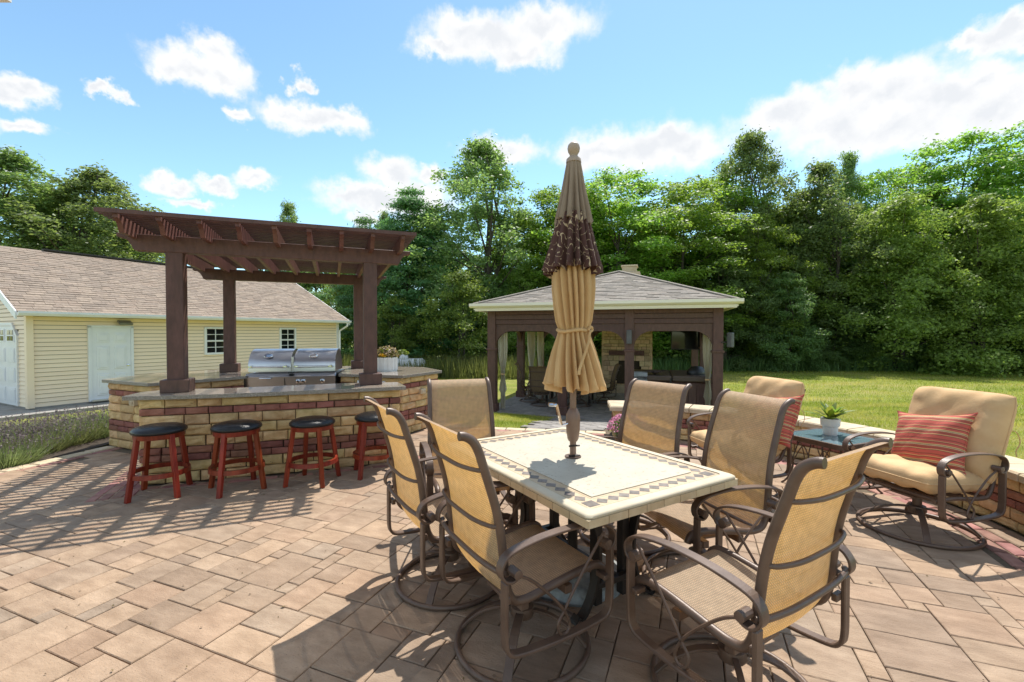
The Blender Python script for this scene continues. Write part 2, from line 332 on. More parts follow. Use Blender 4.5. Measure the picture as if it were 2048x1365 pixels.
def leaf_mat(name, c, tcol, tw=0.42, rv=0.3, hue=0.03, rough=0.5, patch=None):
    m, nt, N, L, out = new_mat(name)
    ge = N.new('ShaderNodeNewGeometry'); oi = N.new('ShaderNodeObjectInfo')
    a = N.new('ShaderNodeMath'); a.operation = 'ADD'; L.new(ge.outputs['Random Per Island'], a.inputs[0]); a.inputs[1].default_value = 0
    mr = N.new('ShaderNodeMapRange'); mr.inputs['To Min'].default_value = 1 - rv; mr.inputs['To Max'].default_value = 1 + rv; L.new(a.outputs[0], mr.inputs['Value'])
    mh = N.new('ShaderNodeMapRange'); mh.inputs['To Min'].default_value = 0.5 - hue; mh.inputs['To Max'].default_value = 0.5 + hue; L.new(oi.outputs['Random'], mh.inputs['Value'])
    mo = N.new('ShaderNodeMapRange'); mo.inputs['To Min'].default_value = 0.8; mo.inputs['To Max'].default_value = 1.2; L.new(oi.outputs['Random'], mo.inputs['Value'])
    vv = N.new('ShaderNodeMath'); vv.operation = 'MULTIPLY'; L.new(mr.outputs[0], vv.inputs[0]); L.new(mo.outputs[0], vv.inputs[1])
    def hs(cc):
        h = N.new('ShaderNodeHueSaturation'); h.inputs['Color'].default_value = c4(cc); L.new(vv.outputs[0], h.inputs['Value']); L.new(mh.outputs[0], h.inputs['Hue'])
        if patch:                       # drier and lusher patches across the lawn
            mu = N.new('ShaderNodeVectorMath'); mu.operation = 'MULTIPLY'; L.new(ge.outputs['Position'], mu.inputs[0]); mu.inputs[1].default_value = (0.6, 1.7, 0)
            n = N.new('ShaderNodeTexNoise'); n.inputs['Scale'].default_value = 0.42; n.inputs['Detail'].default_value = 7; n.inputs['Roughness'].default_value = 0.7; L.new(mu.outputs[0], n.inputs['Vector'])
            r = N.new('ShaderNodeValToRGB'); L.new(n.outputs['Fac'], r.inputs[0]); e = r.color_ramp.elements; e.new(0.5)
            for q, (ps, k) in zip(e, ((0.36, (0.60, 0.72, 0.7)), (0.47, (1, 1, 1)), (0.58, patch))): q.position = ps; q.color = c4(k)
            x = N.new('ShaderNodeMix'); x.data_type = 'RGBA'; x.blend_type = 'MULTIPLY'; x.inputs['Factor'].default_value = 1; L.new(h.outputs[0], x.inputs['A']); L.new(r.outputs[0], x.inputs['B']); return x.outputs['Result']
        return h.outputs[0]
    d = N.new('ShaderNodeBsdfPrincipled'); d.inputs['Roughness'].default_value = rough; d.inputs['Specular IOR Level'].default_value = 0.35; L.new(hs(c), d.inputs['Base Color'])
    t = N.new('ShaderNodeBsdfTranslucent'); L.new(hs(tcol), t.inputs[0])
    ms = N.new('ShaderNodeMixShader'); ms.inputs[0].default_value = tw
    L.new(d.outputs[0], ms.inputs[1]); L.new(t.outputs[0], ms.inputs[2]); L.new(ms.outputs[0], out.inputs[0]); return m
lf_locust = leaf_mat('locust_leaf', (0.165, 0.275, 0.045), (0.36, 0.55, 0.06), 0.5, hue=.015)
lf_maple = leaf_mat('maple_leaf', (0.20, 0.295, 0.065), (0.38, 0.54, 0.08), 0.5, hue=.012)
lf_cotton = leaf_mat('cottonwood_leaf', (0.155, 0.225, 0.08), (0.31, 0.43, 0.10), 0.48, rv=0.45, hue=.012)
lf_pine = leaf_mat('pine_needle', (0.115, 0.21, 0.08), (0.22, 0.38, 0.10), 0.40)
lf_dark = leaf_mat('dark_leaf', (0.12, 0.20, 0.065), (0.24, 0.38, 0.085), 0.48, hue=.015)
lf_bright = leaf_mat('bright_leaf', (0.16, 0.22, 0.045), (0.32, 0.42, 0.055), 0.45)
lf_grass = leaf_mat('grass_blade', (0.27, 0.345, 0.045), (0.43, 0.52, 0.065), 0.5, rv=0.22, hue=.012, patch=(1.55, 1.25, 2.2))
lf_weed = leaf_mat('weed_blade', (0.15, 0.18, 0.055), (0.25, 0.29, 0.07), 0.45, rv=0.4)
lf_lav = leaf_mat('lavender_stem', (0.19, 0.22, 0.09), (0.28, 0.33, 0.11), 0.4, rv=0.45)
lf_spike = leaf_mat('lavender_spike', (0.17, 0.13, 0.135), (0.2, 0.15, 0.16), 0.3, rv=0.4)
lf_pink = leaf_mat('pink_petal', (0.55, 0.22, 0.38), (0.6, 0.25, 0.42), 0.3, rv=0.5)
lf_mixed = leaf_mat('coleus_leaf', (0.30, 0.22, 0.12), (0.36, 0.30, 0.10), 0.4, rv=0.5, hue=0.06)
lf_yellow = leaf_mat('yellow_petal', (0.75, 0.42, 0.02), (0.7, 0.4, 0.02), 0.3)
# ------------------------------------------------------------------ the lie of the land
AC = (1.1, 3.9)          # centre of the curved seat wall
def arc(r, a0, a1, n): return [(AC[0] + r * math.cos(R(a0 + (a1 - a0) * i / n)), AC[1] + r * math.sin(R(a0 + (a1 - a0) * i / n))) for i in range(n + 1)]
PATIO = [(-6.4, -2.5), (5.0, -2.5), (4.6, 1.0)] + arc(3.1, -38, 80, 22) + [(0.2, 7.12), (-1.0, 7.42), (-1.3, 8.2), (-2.9, 8.7), (-4.9, 8.1), (-5.6, 7.0), (-5.40, 6.0), (-5.64, 4.9), (-5.98, 3.4), (-6.3, 1.8)]
PA = np.array(PATIO)
def pip(x, y, poly):
    c = False; n = len(poly); j = n - 1
    for i in range(n):
        if (poly[i][1] > y) != (poly[j][1] > y) and x < (poly[j][0] - poly[i][0]) * (y - poly[i][1]) / (poly[j][1] - poly[i][1]) + poly[i][0]: c = not c
        j = i
    return c
def dist_patio(X, Y):
    """numpy: distance outside the patio outline (0 inside)"""
    X = np.asarray(X, float); Y = np.asarray(Y, float); d = np.full(X.shape, 1e9); ins = np.zeros(X.shape, bool)
    n = len(PA)
    for i in range(n):
        a = PA[i]; b = PA[(i + 1) % n]; ab = b - a
        t = np.clip(((X - a[0]) * ab[0] + (Y - a[1]) * ab[1]) / (ab @ ab), 0, 1)
        d = np.minimum(d, np.hypot(X - a[0] - t * ab[0], Y - a[1] - t * ab[1]))
        cond = ((a[1] > Y) != (b[1] > Y)); xs = np.where(cond, (b[0] - a[0]) * (Y - a[1]) / (b[1] - a[1] + 1e-12) + a[0], 0)
        ins ^= cond & (X < xs)
    return np.where(ins, 0, d)
def zg(X, Y):
    X = np.asarray(X, float); Y = np.asarray(Y, float)
    t = np.clip(dist_patio(X, Y) / 4.2, 0, 1); s = t * t * (3 - 2 * t)
    und = 0.05 * np.sin(X * 0.21 + 1.3) * np.cos(Y * 0.17) * np.clip((np.hypot(X, Y) - 14) / 10, 0, 1)
    return -0.05 - 0.53 * s + und
def zgs(x, y): return float(zg(np.array([x]), np.array([y]))[0])

def build_ground():
    xs = np.concatenate([np.linspace(-600, -70, 12)[:-1], np.arange(-70, -16, 3.0), np.arange(-16, 16, 0.4), np.arange(16, 70, 3.0), np.linspace(70, 600, 12)])
    ys = np.concatenate([np.linspace(-500, -20, 8)[:-1], np.arange(-20, -4, 2.0), np.arange(-4, 18, 0.4), np.arange(18, 70, 2.5), np.linspace(70, 900, 14)])
    Xg, Yg = np.meshgrid(xs, ys); Z = zg(Xg, Yg)
    v = np.stack([Xg.ravel(), Yg.ravel(), Z.ravel()], 1); nx = len(xs); ny = len(ys)
    i, j = np.meshgrid(np.arange(nx - 1), np.arange(ny - 1)); a = (j * nx + i).ravel()
    f = np.stack([a, a + 1, a + nx + 1, a + nx], 1).ravel()
    m, nt, N, L, out = new_mat('lawn_grass')
    ge = N.new('ShaderNodeNewGeometry')
    def nz(s, d=5, st=(1, 1, 1), rough=0.6):
        mu = N.new('ShaderNodeVectorMath'); mu.operation = 'MULTIPLY'; L.new(ge.outputs['Position'], mu.inputs[0]); mu.inputs[1].default_value = st
        n = N.new('ShaderNodeTexNoise'); n.inputs['Scale'].default_value = s; n.inputs['Detail'].default_value = d; n.inputs['Roughness'].default_value = rough
        L.new(mu.outputs[0], n.inputs['Vector']); return n.outputs['Fac']
    def rng(s, a, b):
        r = N.new('ShaderNodeMapRange'); r.inputs['From Min'].default_value = a; r.inputs['From Max'].default_value = b; L.new(s, r.inputs['Value']); return r.outputs[0]
    def mix(f_, A, B):
        x = N.new('ShaderNodeMix'); x.data_type = 'RGBA'; L.new(f_, x.inputs['Factor'])
        for k, q in (('A', A), ('B', B)):
            if isinstance(q, tuple): x.inputs[k].default_value = c4(q)
            else: L.new(q, x.inputs[k])
        return x.outputs['Result']
    base = mix(rng(nz(0.9, 6, (1, 1.6, 1)), 0.38, 0.62), (0.19, 0.255, 0.036), (0.33, 0.375, 0.055))
    dry = mix(rng(nz(0.42, 7, (0.6, 1.7, 1), 0.7), 0.46, 0.6), base, (0.52, 0.44, 0.17))
    fine = mix(rng(nz(26, 5), 0.35, 0.7), (0.20, 0.22, 0.035), dry)
    p = N.new('ShaderNodeBsdfPrincipled'); p.inputs['Roughness'].default_value = 0.8; p.inputs['Specular IOR Level'].default_value = 0.2
    L.new(fine, p.inputs['Base Color'])
    b = N.new('ShaderNodeBump'); b.inputs['Strength'].default_value = 0.9; b.inputs['Distance'].default_value = 0.06
    L.new(nz(40, 4), b.inputs['Height']); L.new(b.outputs[0], p.inputs['Normal']); L.new(p.outputs[0], out.inputs[0])
    o = link('lawn', np_mesh('lawn', v, f, 4, m, True)); tag(o, 'sunlit mown lawn with dry patches reaching back to the tree line', 'lawn', kind='structure')
build_ground()

# ------------------------------------------------------------------ bar, island and wall outlines
BAR_WALL = [(p.x, p.y) for p in spline([(-3.66, 4.44, 0), (-3.15, 4.585, 0), (-2.62, 4.76, 0), (-1.97, 5.0, 0), (-1.30, 5.29, 0)], 4)]
BAR_TOP = [(-3.77, 4.385), (-3.17, 4.50), (-2.64, 4.665), (-2.20, 4.83), (-1.85, 4.965), (-1.22, 5.23), (-1.42, 5.66), (-2.0, 5.56), (-2.65, 5.28), (-3.2, 5.03), (-3.72, 4.96), (-3.86, 4.72)]
ISL = [(-5.36, 6.02), (-4.46, 5.60), (-3.82, 6.50), (-2.60, 6.86), (-1.60, 6.60), (-1.20, 7.42), (-1.62, 8.12), (-2.9, 8.42), (-4.7, 7.75), (-5.36, 6.9)]
BAR_POLY = BAR_WALL + [(-1.42, 5.62), (-2.65, 5.15), (-3.75, 4.8)]
ZC = 0.885

# ------------------------------------------------------------------ patio
def chamfer_box(L, W, H, c, jit=0.0, seed=0):
    """block with its top edges chamfered: origin at the centre of the top"""
    r = random.Random(seed); x, y = L / 2, W / 2
    j = lambda: r.uniform(-jit, jit)
    b = MB(); vs = []
    for (z, i) in ((-H, 0), (-c, 0), (0, c)):
        for sx, sy in ((-1, -1), (1, -1), (1, 1), (-1, 1)):
            vs.append((sx * (x - i) + j(), sy * (y - i) + j(), z + (j() if z == 0 else 0)))
    fs = [(8, 9, 10, 11)]
    for lv in (0, 4):
        for k in range(4): fs.append((lv + k, lv + (k + 1) % 4, lv + 4 + (k + 1) % 4, lv + 4 + k))
    return b.add(vs, fs)
def build_patio():
    root = thing('patio', 'tan paved patio of mixed rectangular concrete stones with red borders', 'patio'); root['kind'] = 'structure'
    bed = MB().prism(PATIO, -0.12, -0.013).build('joint_bed', m_joint, root)
    U = 0.096; ang = R(-21.8); ca, sa = math.cos(ang), math.sin(ang)
    r = random.Random(31); occ = {}; pieces = []
    N0, N1 = -108, 112
    sizes = [(3, 3)] * 16 + [(4, 3)] * 10 + [(3, 2)] * 20 + [(2, 3)] * 14 + [(2, 2)] * 14 + [(3, 4)] * 4 + [(2, 1)] * 3 + [(1, 2)] * 2
    for j in range(N0, N1):
        for i in range(N0, N1):
            if (i, j) in occ: continue
            x = (i * ca - j * sa) * U; y = (i * sa + j * ca) * U + 3
            if not (-8 < x < 6 and -4 < y < 10): occ[(i, j)] = 1; continue
            order = r.sample(sizes, 14) + [(1, 1)]
            for (w, h) in order:
                if all((i + a, j + b) not in occ for a in range(w) for b in range(h)): break
            for a in range(w):
                for b in range(h): occ[(i + a, j + b)] = 1
            cx, cy = (i + w / 2) * U, (j + h / 2) * U
            pieces.append((cx * ca - cy * sa, cx * sa + cy * ca + 3, w, h))
    def edge_x(y):
        pts = [(-2.5, -6.4), (1.8, -6.3), (3.4, -5.98), (4.9, -5.64), (6.0, -5.40), (9, -5.0)]
        for (a, b), (c, d) in zip(pts, pts[1:]):
            if a <= y <= c: return b + (d - b) * (y - a) / (c - a)
        return -5.4
    def ok(x, y):
        if not pip(x, y, PATIO) or pip(x, y, ISL) or pip(x, y, BAR_POLY): return False
        rr = math.hypot(x - AC[0], y - AC[1])
        if x > AC[0] - 0.05 and rr > 2.33 and y > 1.95: return False
        if x - edge_x(y) < 0.36: return False
        if -1.0 < x < 1.1 and y > 6.83 - (x - 0.2) * 0.22: return False
        return True
    keep = [p for p in pieces if ok(p[0], p[1])]
    def px_size(p):
        x, y = p[0], p[1]
        if y < 0.7: return -1
        u = 1024 + 910 * x / y; v = 666 + 910 * 1.5 / y
        if not (-60 < u < 2110 and v < 1420): return -1
        return p[2] * p[3] / (y ** 3)
    keep.sort(key=px_size, reverse=True)
    cache = {}; rest = MB()
    G = 0.0026
    for k, (x, y, w, h) in enumerate(keep):
        z = r.uniform(-0.0015, 0.0015); rz = ang + r.uniform(-0.006, 0.006)
        if k < 300:
            key = (w, h, r.randrange(2))
            if key not in cache: cache[key] = chamfer_box(w * U - 2 * G, h * U - 2 * G, 0.05, 0.004, 0.001, hash(key) % 999).mesh('paver', m_paver)
            o = link('paver', cache[key], root); o.location = (x, y, z); o.rotation_euler = (r.uniform(-.002, .002), r.uniform(-.002, .002), rz)
        else:
            b = chamfer_box(w * U - 2 * G, h * U - 2 * G, 0.05, 0.0045, 0.0012, k)
            m = Matrix.Translation((x, y, z)) @ Matrix.Rotation(rz, 4, 'Z'); rest.add([m @ Vector(v) for v in b.v], b.f)
    tag(rest.build('paver_field', m_paver, root), kind='stuff')
    # borders: tan soldier row and red row along the wall and the lawn edges
    bc = {}
    def border(name, x, y, rz, l, w, mt, z=0.0):
        key = (name, round(l, 2), round(w, 2))
        if key not in bc: bc[key] = chamfer_box(l - 0.016, w - 0.014, 0.05, 0.008, 0.003, len(bc)).mesh(name, mt)
        o = link(name, bc[key], root); o.location = (x, y, z + r.uniform(-0.001, 0.001)); o.rotation_euler = (0, 0, rz)
    for rad, ln, wd, mt, nm in ((2.645, 0.30, 0.17, m_paver, 'edging_stone'), (2.505, 0.21, 0.105, m_redpave, 'border_brick'), (2.395, 0.21, 0.105, m_redpave, 'border_brick')):
        n = int(R(108) * rad / ln)
        for i in range(n):
            a = R(-30) + R(108) * (i + .5) / n
            border(nm, AC[0] + rad * math.cos(a), AC[1] + rad * math.sin(a), a + math.pi / 2, R(108) * rad / n, wd, mt)
    def row(p, q, ln, wd, mt, nm, z=0.0):
        d = math.hypot(q[0] - p[0], q[1] - p[1]); n = max(1, round(d / ln)); a = math.atan2(q[1] - p[1], q[0] - p[0])
        for i in range(n):
            t = (i + .5) / n; border(nm, p[0] + (q[0] - p[0]) * t, p[1] + (q[1] - p[1]) * t, a, d / n, wd, mt, z)
    left = [(-6.28, 1.8), (-5.96, 3.4), (-5.62, 4.9), (-5.38, 6.0)]
    for p, q in zip(left, left[1:]):
        row((p[0] + .09, p[1]), (q[0] + .09, q[1]), 0.30, 0.19, m_cap, 'edging_stone')
        row((p[0] + .26, p[1]), (q[0] + .26, q[1]), 0.20, 0.11, m_redpave, 'border_brick')
    row((-1.0, 7.28), (1.42, 6.83), 0.3, 0.16, m_cap, 'edging_stone'); row((-1.05, 7.13), (1.38, 6.68), 0.2, 0.11, m_redpave, 'border_brick')
    # red bricks round the foot of the bar and in the two wedges at its ends
    bw = BAR_WALL
    for i in range(0, len(bw) - 2, 2):
        p, q = bw[i], bw[i + 2]; row((p[0] + .03, p[1] - .11), (q[0] + .03, q[1] - .11), 0.2, 0.10, m_redpave, 'border_brick', 0.004)
    for k in range(4):
        t = k * 0.1
        row((-3.74 + t * .75, 4.00 + t * .45), (-4.14 + t * 1.5, 4.92 - t * 1.3), 0.2, 0.1, m_redpave, 'border_brick', 0.004)
        row((-1.16 + t * .2, 5.25 + t * .9), (-0.78 - t * .3, 5.95 - t * .1), 0.2, 0.1, m_redpave, 'border_brick', 0.004)
    # a few dry leaves and bits of grit in the joints
    g = MB(); rg = random.Random(5)
    for i in range(420):
        x, y = rg.uniform(-5, 3), rg.uniform(1.3, 6); a = rg.uniform(0, 6.28); s = rg.uniform(0.003, 0.009) if i > 24 else rg.uniform(0.012, 0.024)
        if not ok(x, y): continue
        g.add([(x + s * math.cos(a), y + s * math.sin(a), .006), (x - s * .5 * math.sin(a), y + s * .5 * math.cos(a), .011), (x - s * math.cos(a), y - s * math.sin(a), .006), (x + s * .5 * math.sin(a), y - s * .5 * math.cos(a), .005)], [(0, 1, 2, 3)])
    tag(g.build('leaf_litter', mat('dry_leaf', (0.10, 0.07, 0.03), 0.9, c2=(0.2, 0.15, 0.06)), root), kind='stuff')
build_patio()

# ------------------------------------------------------------------ stone walls laid block by block
bcache = {}
def block_mesh(kind, l, h, var):
    key = (kind, round(l / 0.02), round(h, 3), var)
    if key not in bcache:
        r = random.Random(hash(key) % 10007); L = round(l / 0.02) * 0.02 - 0.009; H = h - 0.008; D = 0.09; c = 0.018 if kind != 'red' else 0.010
        j = lambda s=0.003: r.uniform(-s, s)
        rough = .0055 if kind == 'tan' else .0025
        # back corners, then an outer ring and a hewn front grid of 4 x 3 points
        vs = [(-L / 2, D, 0), (L / 2, D, 0), (L / 2, D, H), (-L / 2, D, H)]
        per = [(0, 0), (1, 0), (2, 0), (3, 0), (3, 1), (3, 2), (2, 2), (1, 2), (0, 2), (0, 1)]
        for (a, b_) in per: vs.append((-L / 2 + L * a / 3 + (j() if a in (1, 2) else 0), c + j(.003), H * b_ / 2))
        gi = {}
        for b_ in range(3):
            for a in range(4):
                gi[(a, b_)] = len(vs); x = -L / 2 + c + (L - 2 * c) * a / 3; z = c + (H - 2 * c) * b_ / 2
                cor_ = a in (0, 3) and b_ in (0, 2)
                vs.append((x + j(.004), j(rough) + (.005 if cor_ else 0), z + j(.003)))
        fs = [(gi[(a, b_)], gi[(a + 1, b_)], gi[(a + 1, b_ + 1)], gi[(a, b_ + 1)]) for a in range(3) for b_ in range(2)]
        for k in range(10): fs.append((4 + k, 4 + (k + 1) % 10, gi[per[(k + 1) % 10]], gi[per[k]]))
        fs += [(0, 1, 7, 6, 5, 4), (1, 2, 9, 8, 7), (2, 3, 12, 11, 10, 9), (3, 0, 4, 13, 12)]
        b = MB().add(vs, fs)
        bcache[key] = b.mesh('brick' if kind == 'red' else 'stone', {'red': m_red, 'tan': m_tan, 'cap': m_cap}[kind])
    return bcache[key]
def lay_wall(parent, path, courses, seed, z0=0.0, closed=False):
    """path: points walked with the outside on the right hand; courses: [(kind, height)] from the bottom up"""
    r = random.Random(seed); P = [Vector((a, b, 0)) for a, b in path]
    if closed: P.append(P[0])
    seg = [(P[i + 1] - P[i]).length for i in range(len(P) - 1)]; tot = sum(seg)
    # a corner sharper than 20 degrees ends a block
    stops = [0.0]; acc = 0
    for i in range(len(seg)):
        acc += seg[i]
        if i < len(seg) - 1 and abs((P[i + 1] - P[i]).angle(P[i + 2] - P[i + 1])) > R(20): stops.append(acc)
    stops.append(tot)
    def at(s):
        for i, l in enumerate(seg):
            if s <= l or i == len(seg) - 1: return P[i] + (P[i + 1] - P[i]) * (s / l)
            s -= l
    z = z0
    for kind, h in courses:
        for a, b in zip(stops, stops[1:]):
            s = a; first = True
            while s < b - 1e-4:
                l = r.uniform(0.22, 0.41) if kind == 'tan' else r.uniform(0.17, 0.25)
                if first: l *= r.uniform(0.55, 1.0); first = False
                if b - s - l < 0.12: l = b - s
                if l > 0.48: l = (b - s) / 2
                p, q = at(s + 1e-4), at(min(s + l, b) - 1e-4); d = q - p; mid = (p + q) / 2; rz = math.atan2(d.y, d.x)
                o = link('brick' if kind == 'red' else 'stone', block_mesh(kind, max(0.06, d.length), h, r.randrange(3)), parent)
                nx, ny = d.y, -d.x; nl = math.hypot(nx, ny) or 1; pr = r.uniform(-0.004, 0.004)
                o.location = (mid.x + nx / nl * pr, mid.y + ny / nl * pr, z); o.rotation_euler = (0, 0, rz)
                s += l
        z += h
def inset(poly, d):
    """shrink an outline (any direction) towards its inside by d"""
    n = len(poly); A = sum(poly[i][0] * poly[(i + 1) % n][1] - poly[(i + 1) % n][0] * poly[i][1] for i in range(n)); s = 1 if A > 0 else -1; out = []
    for i in range(n):
        a, b, c = Vector(poly[i - 1]), Vector(poly[i]), Vector(poly[(i + 1) % n])
        e1 = (b - a).normalized(); e2 = (c - b).normalized(); n1 = Vector((-e1.y, e1.x)) * s; n2 = Vector((-e2.y, e2.x)) * s
        m = (n1 + n2); m = m / max(0.3, m.dot(n1)); out.append((b.x + m.x * d, b.y + m.y * d))
    return out
def inset_part(poly, ds):
    out = []
    n = len(poly)
    for i in range(n): pass
    return out
T, Rr = 0.107, 0.0727
COURSES = [('tan', T), ('tan', T), ('red', Rr), ('red', Rr), ('tan', T), ('tan', T), ('tan', T), ('red', Rr), ('tan', T - 0.014)]
def slab(parent, poly, z0, z1, name='countertop'):
    o = MB().prism(poly, z0, z1).build(name, m_granite, parent, bevel=0.004, seg=2)
    o.data.materials.append(m_granite_edge)
    for p in o.data.polygons:
        if abs(p.normal.z) < 0.5: p.material_index = 1
    return o

bar = thing('bar_counter', 'curved stone bar counter with granite top and red brick bands behind the stools', 'bar counter', (0, 0, 0))
lay_wall(bar, BAR_WALL + [(-1.44, 5.60)], COURSES, 3)
lay_wall(bar, [(-3.80, 4.80), (-3.66, 4.44)], COURSES, 4)
core = [(x + 0.02, y + 0.045) for x, y in BAR_WALL]; core[0] = (core[0][0] + .04, core[0][1]); core[-1] = (core[-1][0] - .05, core[-1][1] + .0)
MB().prism(core + [(-1.49, 5.52), (-2.65, 5.12), (-3.71, 4.78)], 0, ZC - 0.045).build('wall_core', m_core, bar)
slab(bar, [(p.x, p.y) for p in spline([(a, b, 0) for a, b in BAR_TOP[:6]], 5)] + BAR_TOP[6:], ZC - 0.042, ZC)

isl = thing('grill_island', 'angled stone grill island with granite top behind the bar', 'outdoor kitchen')
lay_wall(isl, [ISL[9], ISL[0], ISL[1], ISL[2]], COURSES, 5)
lay_wall(isl, [ISL[3], ISL[4], ISL[5], ISL[6]], COURSES, 6)
ci = inset(ISL, 0.05)
MB().prism([ci[0], ci[1], ci[2], (-3.98, 7.2), (-2.75, 7.5), ci[3], ci[4], ci[5], ci[6], ci[7], ci[8], ci[9]], 0, ZC - 0.045).build('wall_core', m_core, isl)
co = inset(ISL, -0.05)
slab(isl, [co[0], co[1], co[2], (-3.98, 7.15), (-2.78, 7.5), co[3], co[4], co[5], co[6], co[7], co[8], co[9]], ZC - 0.042, ZC)
# lit fixtures and the drawer front
for (a, b, t, z) in ((ISL[0], ISL[1], 0.66, 0.62), (ISL[4], ISL[5], 0.50, 0.60)):
    x = a[0] + (b[0] - a[0]) * t; y = a[1] + (b[1] - a[1]) * t; rz = math.atan2(b[1] - a[1], b[0] - a[0])
    o = MB().box((0, -0.015, 0), (0.115, 0.06, 0.075)).box((0, -0.05, 0.0), (0.075, 0.012, 0.04)).build('outlet_cover', m_cap, isl, bevel=0.008, seg=2); o.location = (x, y, z); o.rotation_euler = (0, 0, rz)
a, b = ISL[3], ISL[4]; rz = math.atan2(b[1] - a[1], b[0] - a[0])
o = MB().box((0, 0, 0), (0.46, 0.03, 0.5)).build('cupboard_door', m_white, isl, bevel=0.006); o.location = (a[0] + (b[0] - a[0]) * .52 + .0, a[1] + (b[1] - a[1]) * .52 - 0.012, 0.54); o.rotation_euler = (0, 0, rz)

# curved seat wall
SEATC = [('tan', 0.075), ('tan', 0.095), ('red', 0.0655), ('red', 0.0655), ('tan', 0.098)]
sw = thing('seat_wall', 'low curved stone seat wall with pale caps along the lawn', 'stone wall')
def ap(r_, d): return (AC[0] + r_ * math.cos(R(d)), AC[1] + r_ * math.sin(R(d)))
lay_wall(sw, [ap(2.74, -34 + i * 4) for i in range(29)][::-1], SEATC, 8)     # towards the patio
lay_wall(sw, [ap(3.05, -34 + i * 7.86) for i in range(15)], SEATC, 9)           # towards the lawn
PIER = [(1.44, 6.42), (1.92, 6.34), (2.00, 6.86), (1.52, 6.94)]
lay_wall(sw, [ap(2.74, -34), ap(3.05, -34)], SEATC, 19)
lay_wall(sw, PIER, SEATC, 10, closed=True)
MB().prism([ap(2.80, -33 + i * 3.9) for i in range(29)] + [ap(2.99, 76.2 - i * 3.9) for i in range(29)], 0, 0.39).build('wall_core', m_core, sw)
MB().prism(inset(PIER, 0.06), 0, 0.39).build('wall_core', m_core, sw)
r_ = random.Random(2); nc = 20
for i in range(nc):
    a0 = -34 + (111 / nc) * i + 0.12; a1 = a0 + 111 / nc - 0.24
    b = MB(); ri, ro = 2.70 + r_.uniform(-.008, .008), 3.10 + r_.uniform(-.008, .008); k = 3; vs = []; h0, h1 = 0.398, 0.462 + r_.uniform(-.002, .002); c = 0.014
    for (z, e) in ((h0, 0), (h1 - c, 0), (h1, c)):
        for s in range(k + 1): vs.append(ap(ri + e, a0 + (a1 - a0) * s / k) + (z,))
        for s in range(k + 1): vs.append(ap(ro - e, a1 - (a1 - a0) * s / k) + (z,))
    n = 2 * k + 2; fs = [tuple(reversed(range(n))), tuple(range(2 * n, 3 * n))] + [(lv * n + s, lv * n + (s + 1) % n, (lv + 1) * n + (s + 1) % n, (lv + 1) * n + s) for lv in (0, 1) for s in range(n)]
    b.add(vs, fs); b.build('cap_stone', m_cap, sw)
b = chamfer_box(0.60, 0.30, 0.066, 0.014, 0.003, 4)
for t in (0.26, 0.74):
    o = link('cap_stone', b.mesh('cap_stone', m_cap), sw); o.location = (1.72 + (t - .5) * .08, 6.64 + (t - .5) * .6, 0.464); o.rotation_euler = (0, 0, math.atan2(-.08, .48))

# ------------------------------------------------------------------ pergola
pu = Vector((0.930, 0.3665, 0)); pv = Vector((-0.3665, 0.930, 0)); PO = Vector((-3.50, 4.76, 0))
PAZ = math.atan2(pu.y, pu.x)
pergola = thing('pergola', 'dark brown wooden pergola with slatted top over the bar', 'pergola', PO, PAZ)   # local x along the beams, y towards the back
PW, PD = 1.93, 2.62; ZB = 2.325
for (x, y) in ((0, 0), (PW, 0), (0, PD), (PW, PD)):
    MB().box((x, y, (ZC + ZB + .01) / 2), (0.152, 0.152, ZB - ZC + .01)).build('post', m_wood, pergola, bevel=0.006)
    MB().box((x, y, ZC + 0.066), (0.25, 0.25, 0.132)).build('post_base', m_wood, pergola, bevel=0.006)
def beam_prof(x0, x1, h, cut=0.10):
    L_ = [(x0, h), (x0, h - .035), (x0 + .05, h - .045), (x0 + .09, h - .07), (x0 + .115, h - .11), (x0 + .14, .0)]
    return L_ + [(x1 - (p - x0), q) for p, q in reversed(L_)]
for y in (-0.03, PD - 0.02):
    MB().extrude(beam_prof(-0.47, PW + 0.47, 0.165), lambda p, q, a: (p, a, ZB + q), y - 0.055, y + 0.055).build('beam', m_wood, pergola, bevel=0.004)
rm = MB().extrude(beam_prof(-0.52, PD + 0.5, 0.145), lambda p, q, a: (a, p, ZB + 0.115 + q), -0.021, 0.021).mesh('rafter', m_rafter_lit)
for i in range(9):
    o = link('rafter', rm, pergola); o.location = (PW / 2 + (i - 4) * 0.322, 0, 0)
sm_ = MB().box((PW / 2, 0, ZB + 0.26 + 0.0195), (2.86, 0.034, 0.038)).mesh('slat', m_wood)
ns = 41
for i in range(ns):
    o = link('slat', sm_, pergola); o.location = (0, -0.535 + (PD + 1.06) * i / (ns - 1), 0)

# ------------------------------------------------------------------ garage
GC = Vector((-12.45, 11.70, 0)); GAZ = math.atan2(0.886, 0.463)
m_lap_shade = mat('lap_shade_core', (0.16, 0.12, 0.055), 0.9, var=.1)  # dark core seen through the board gaps, painting the lap shadows
garage = thing('garage', 'yellow sided detached garage with brown shingled roof and white doors', 'garage', (GC.x, GC.y, -0.44), GAZ)
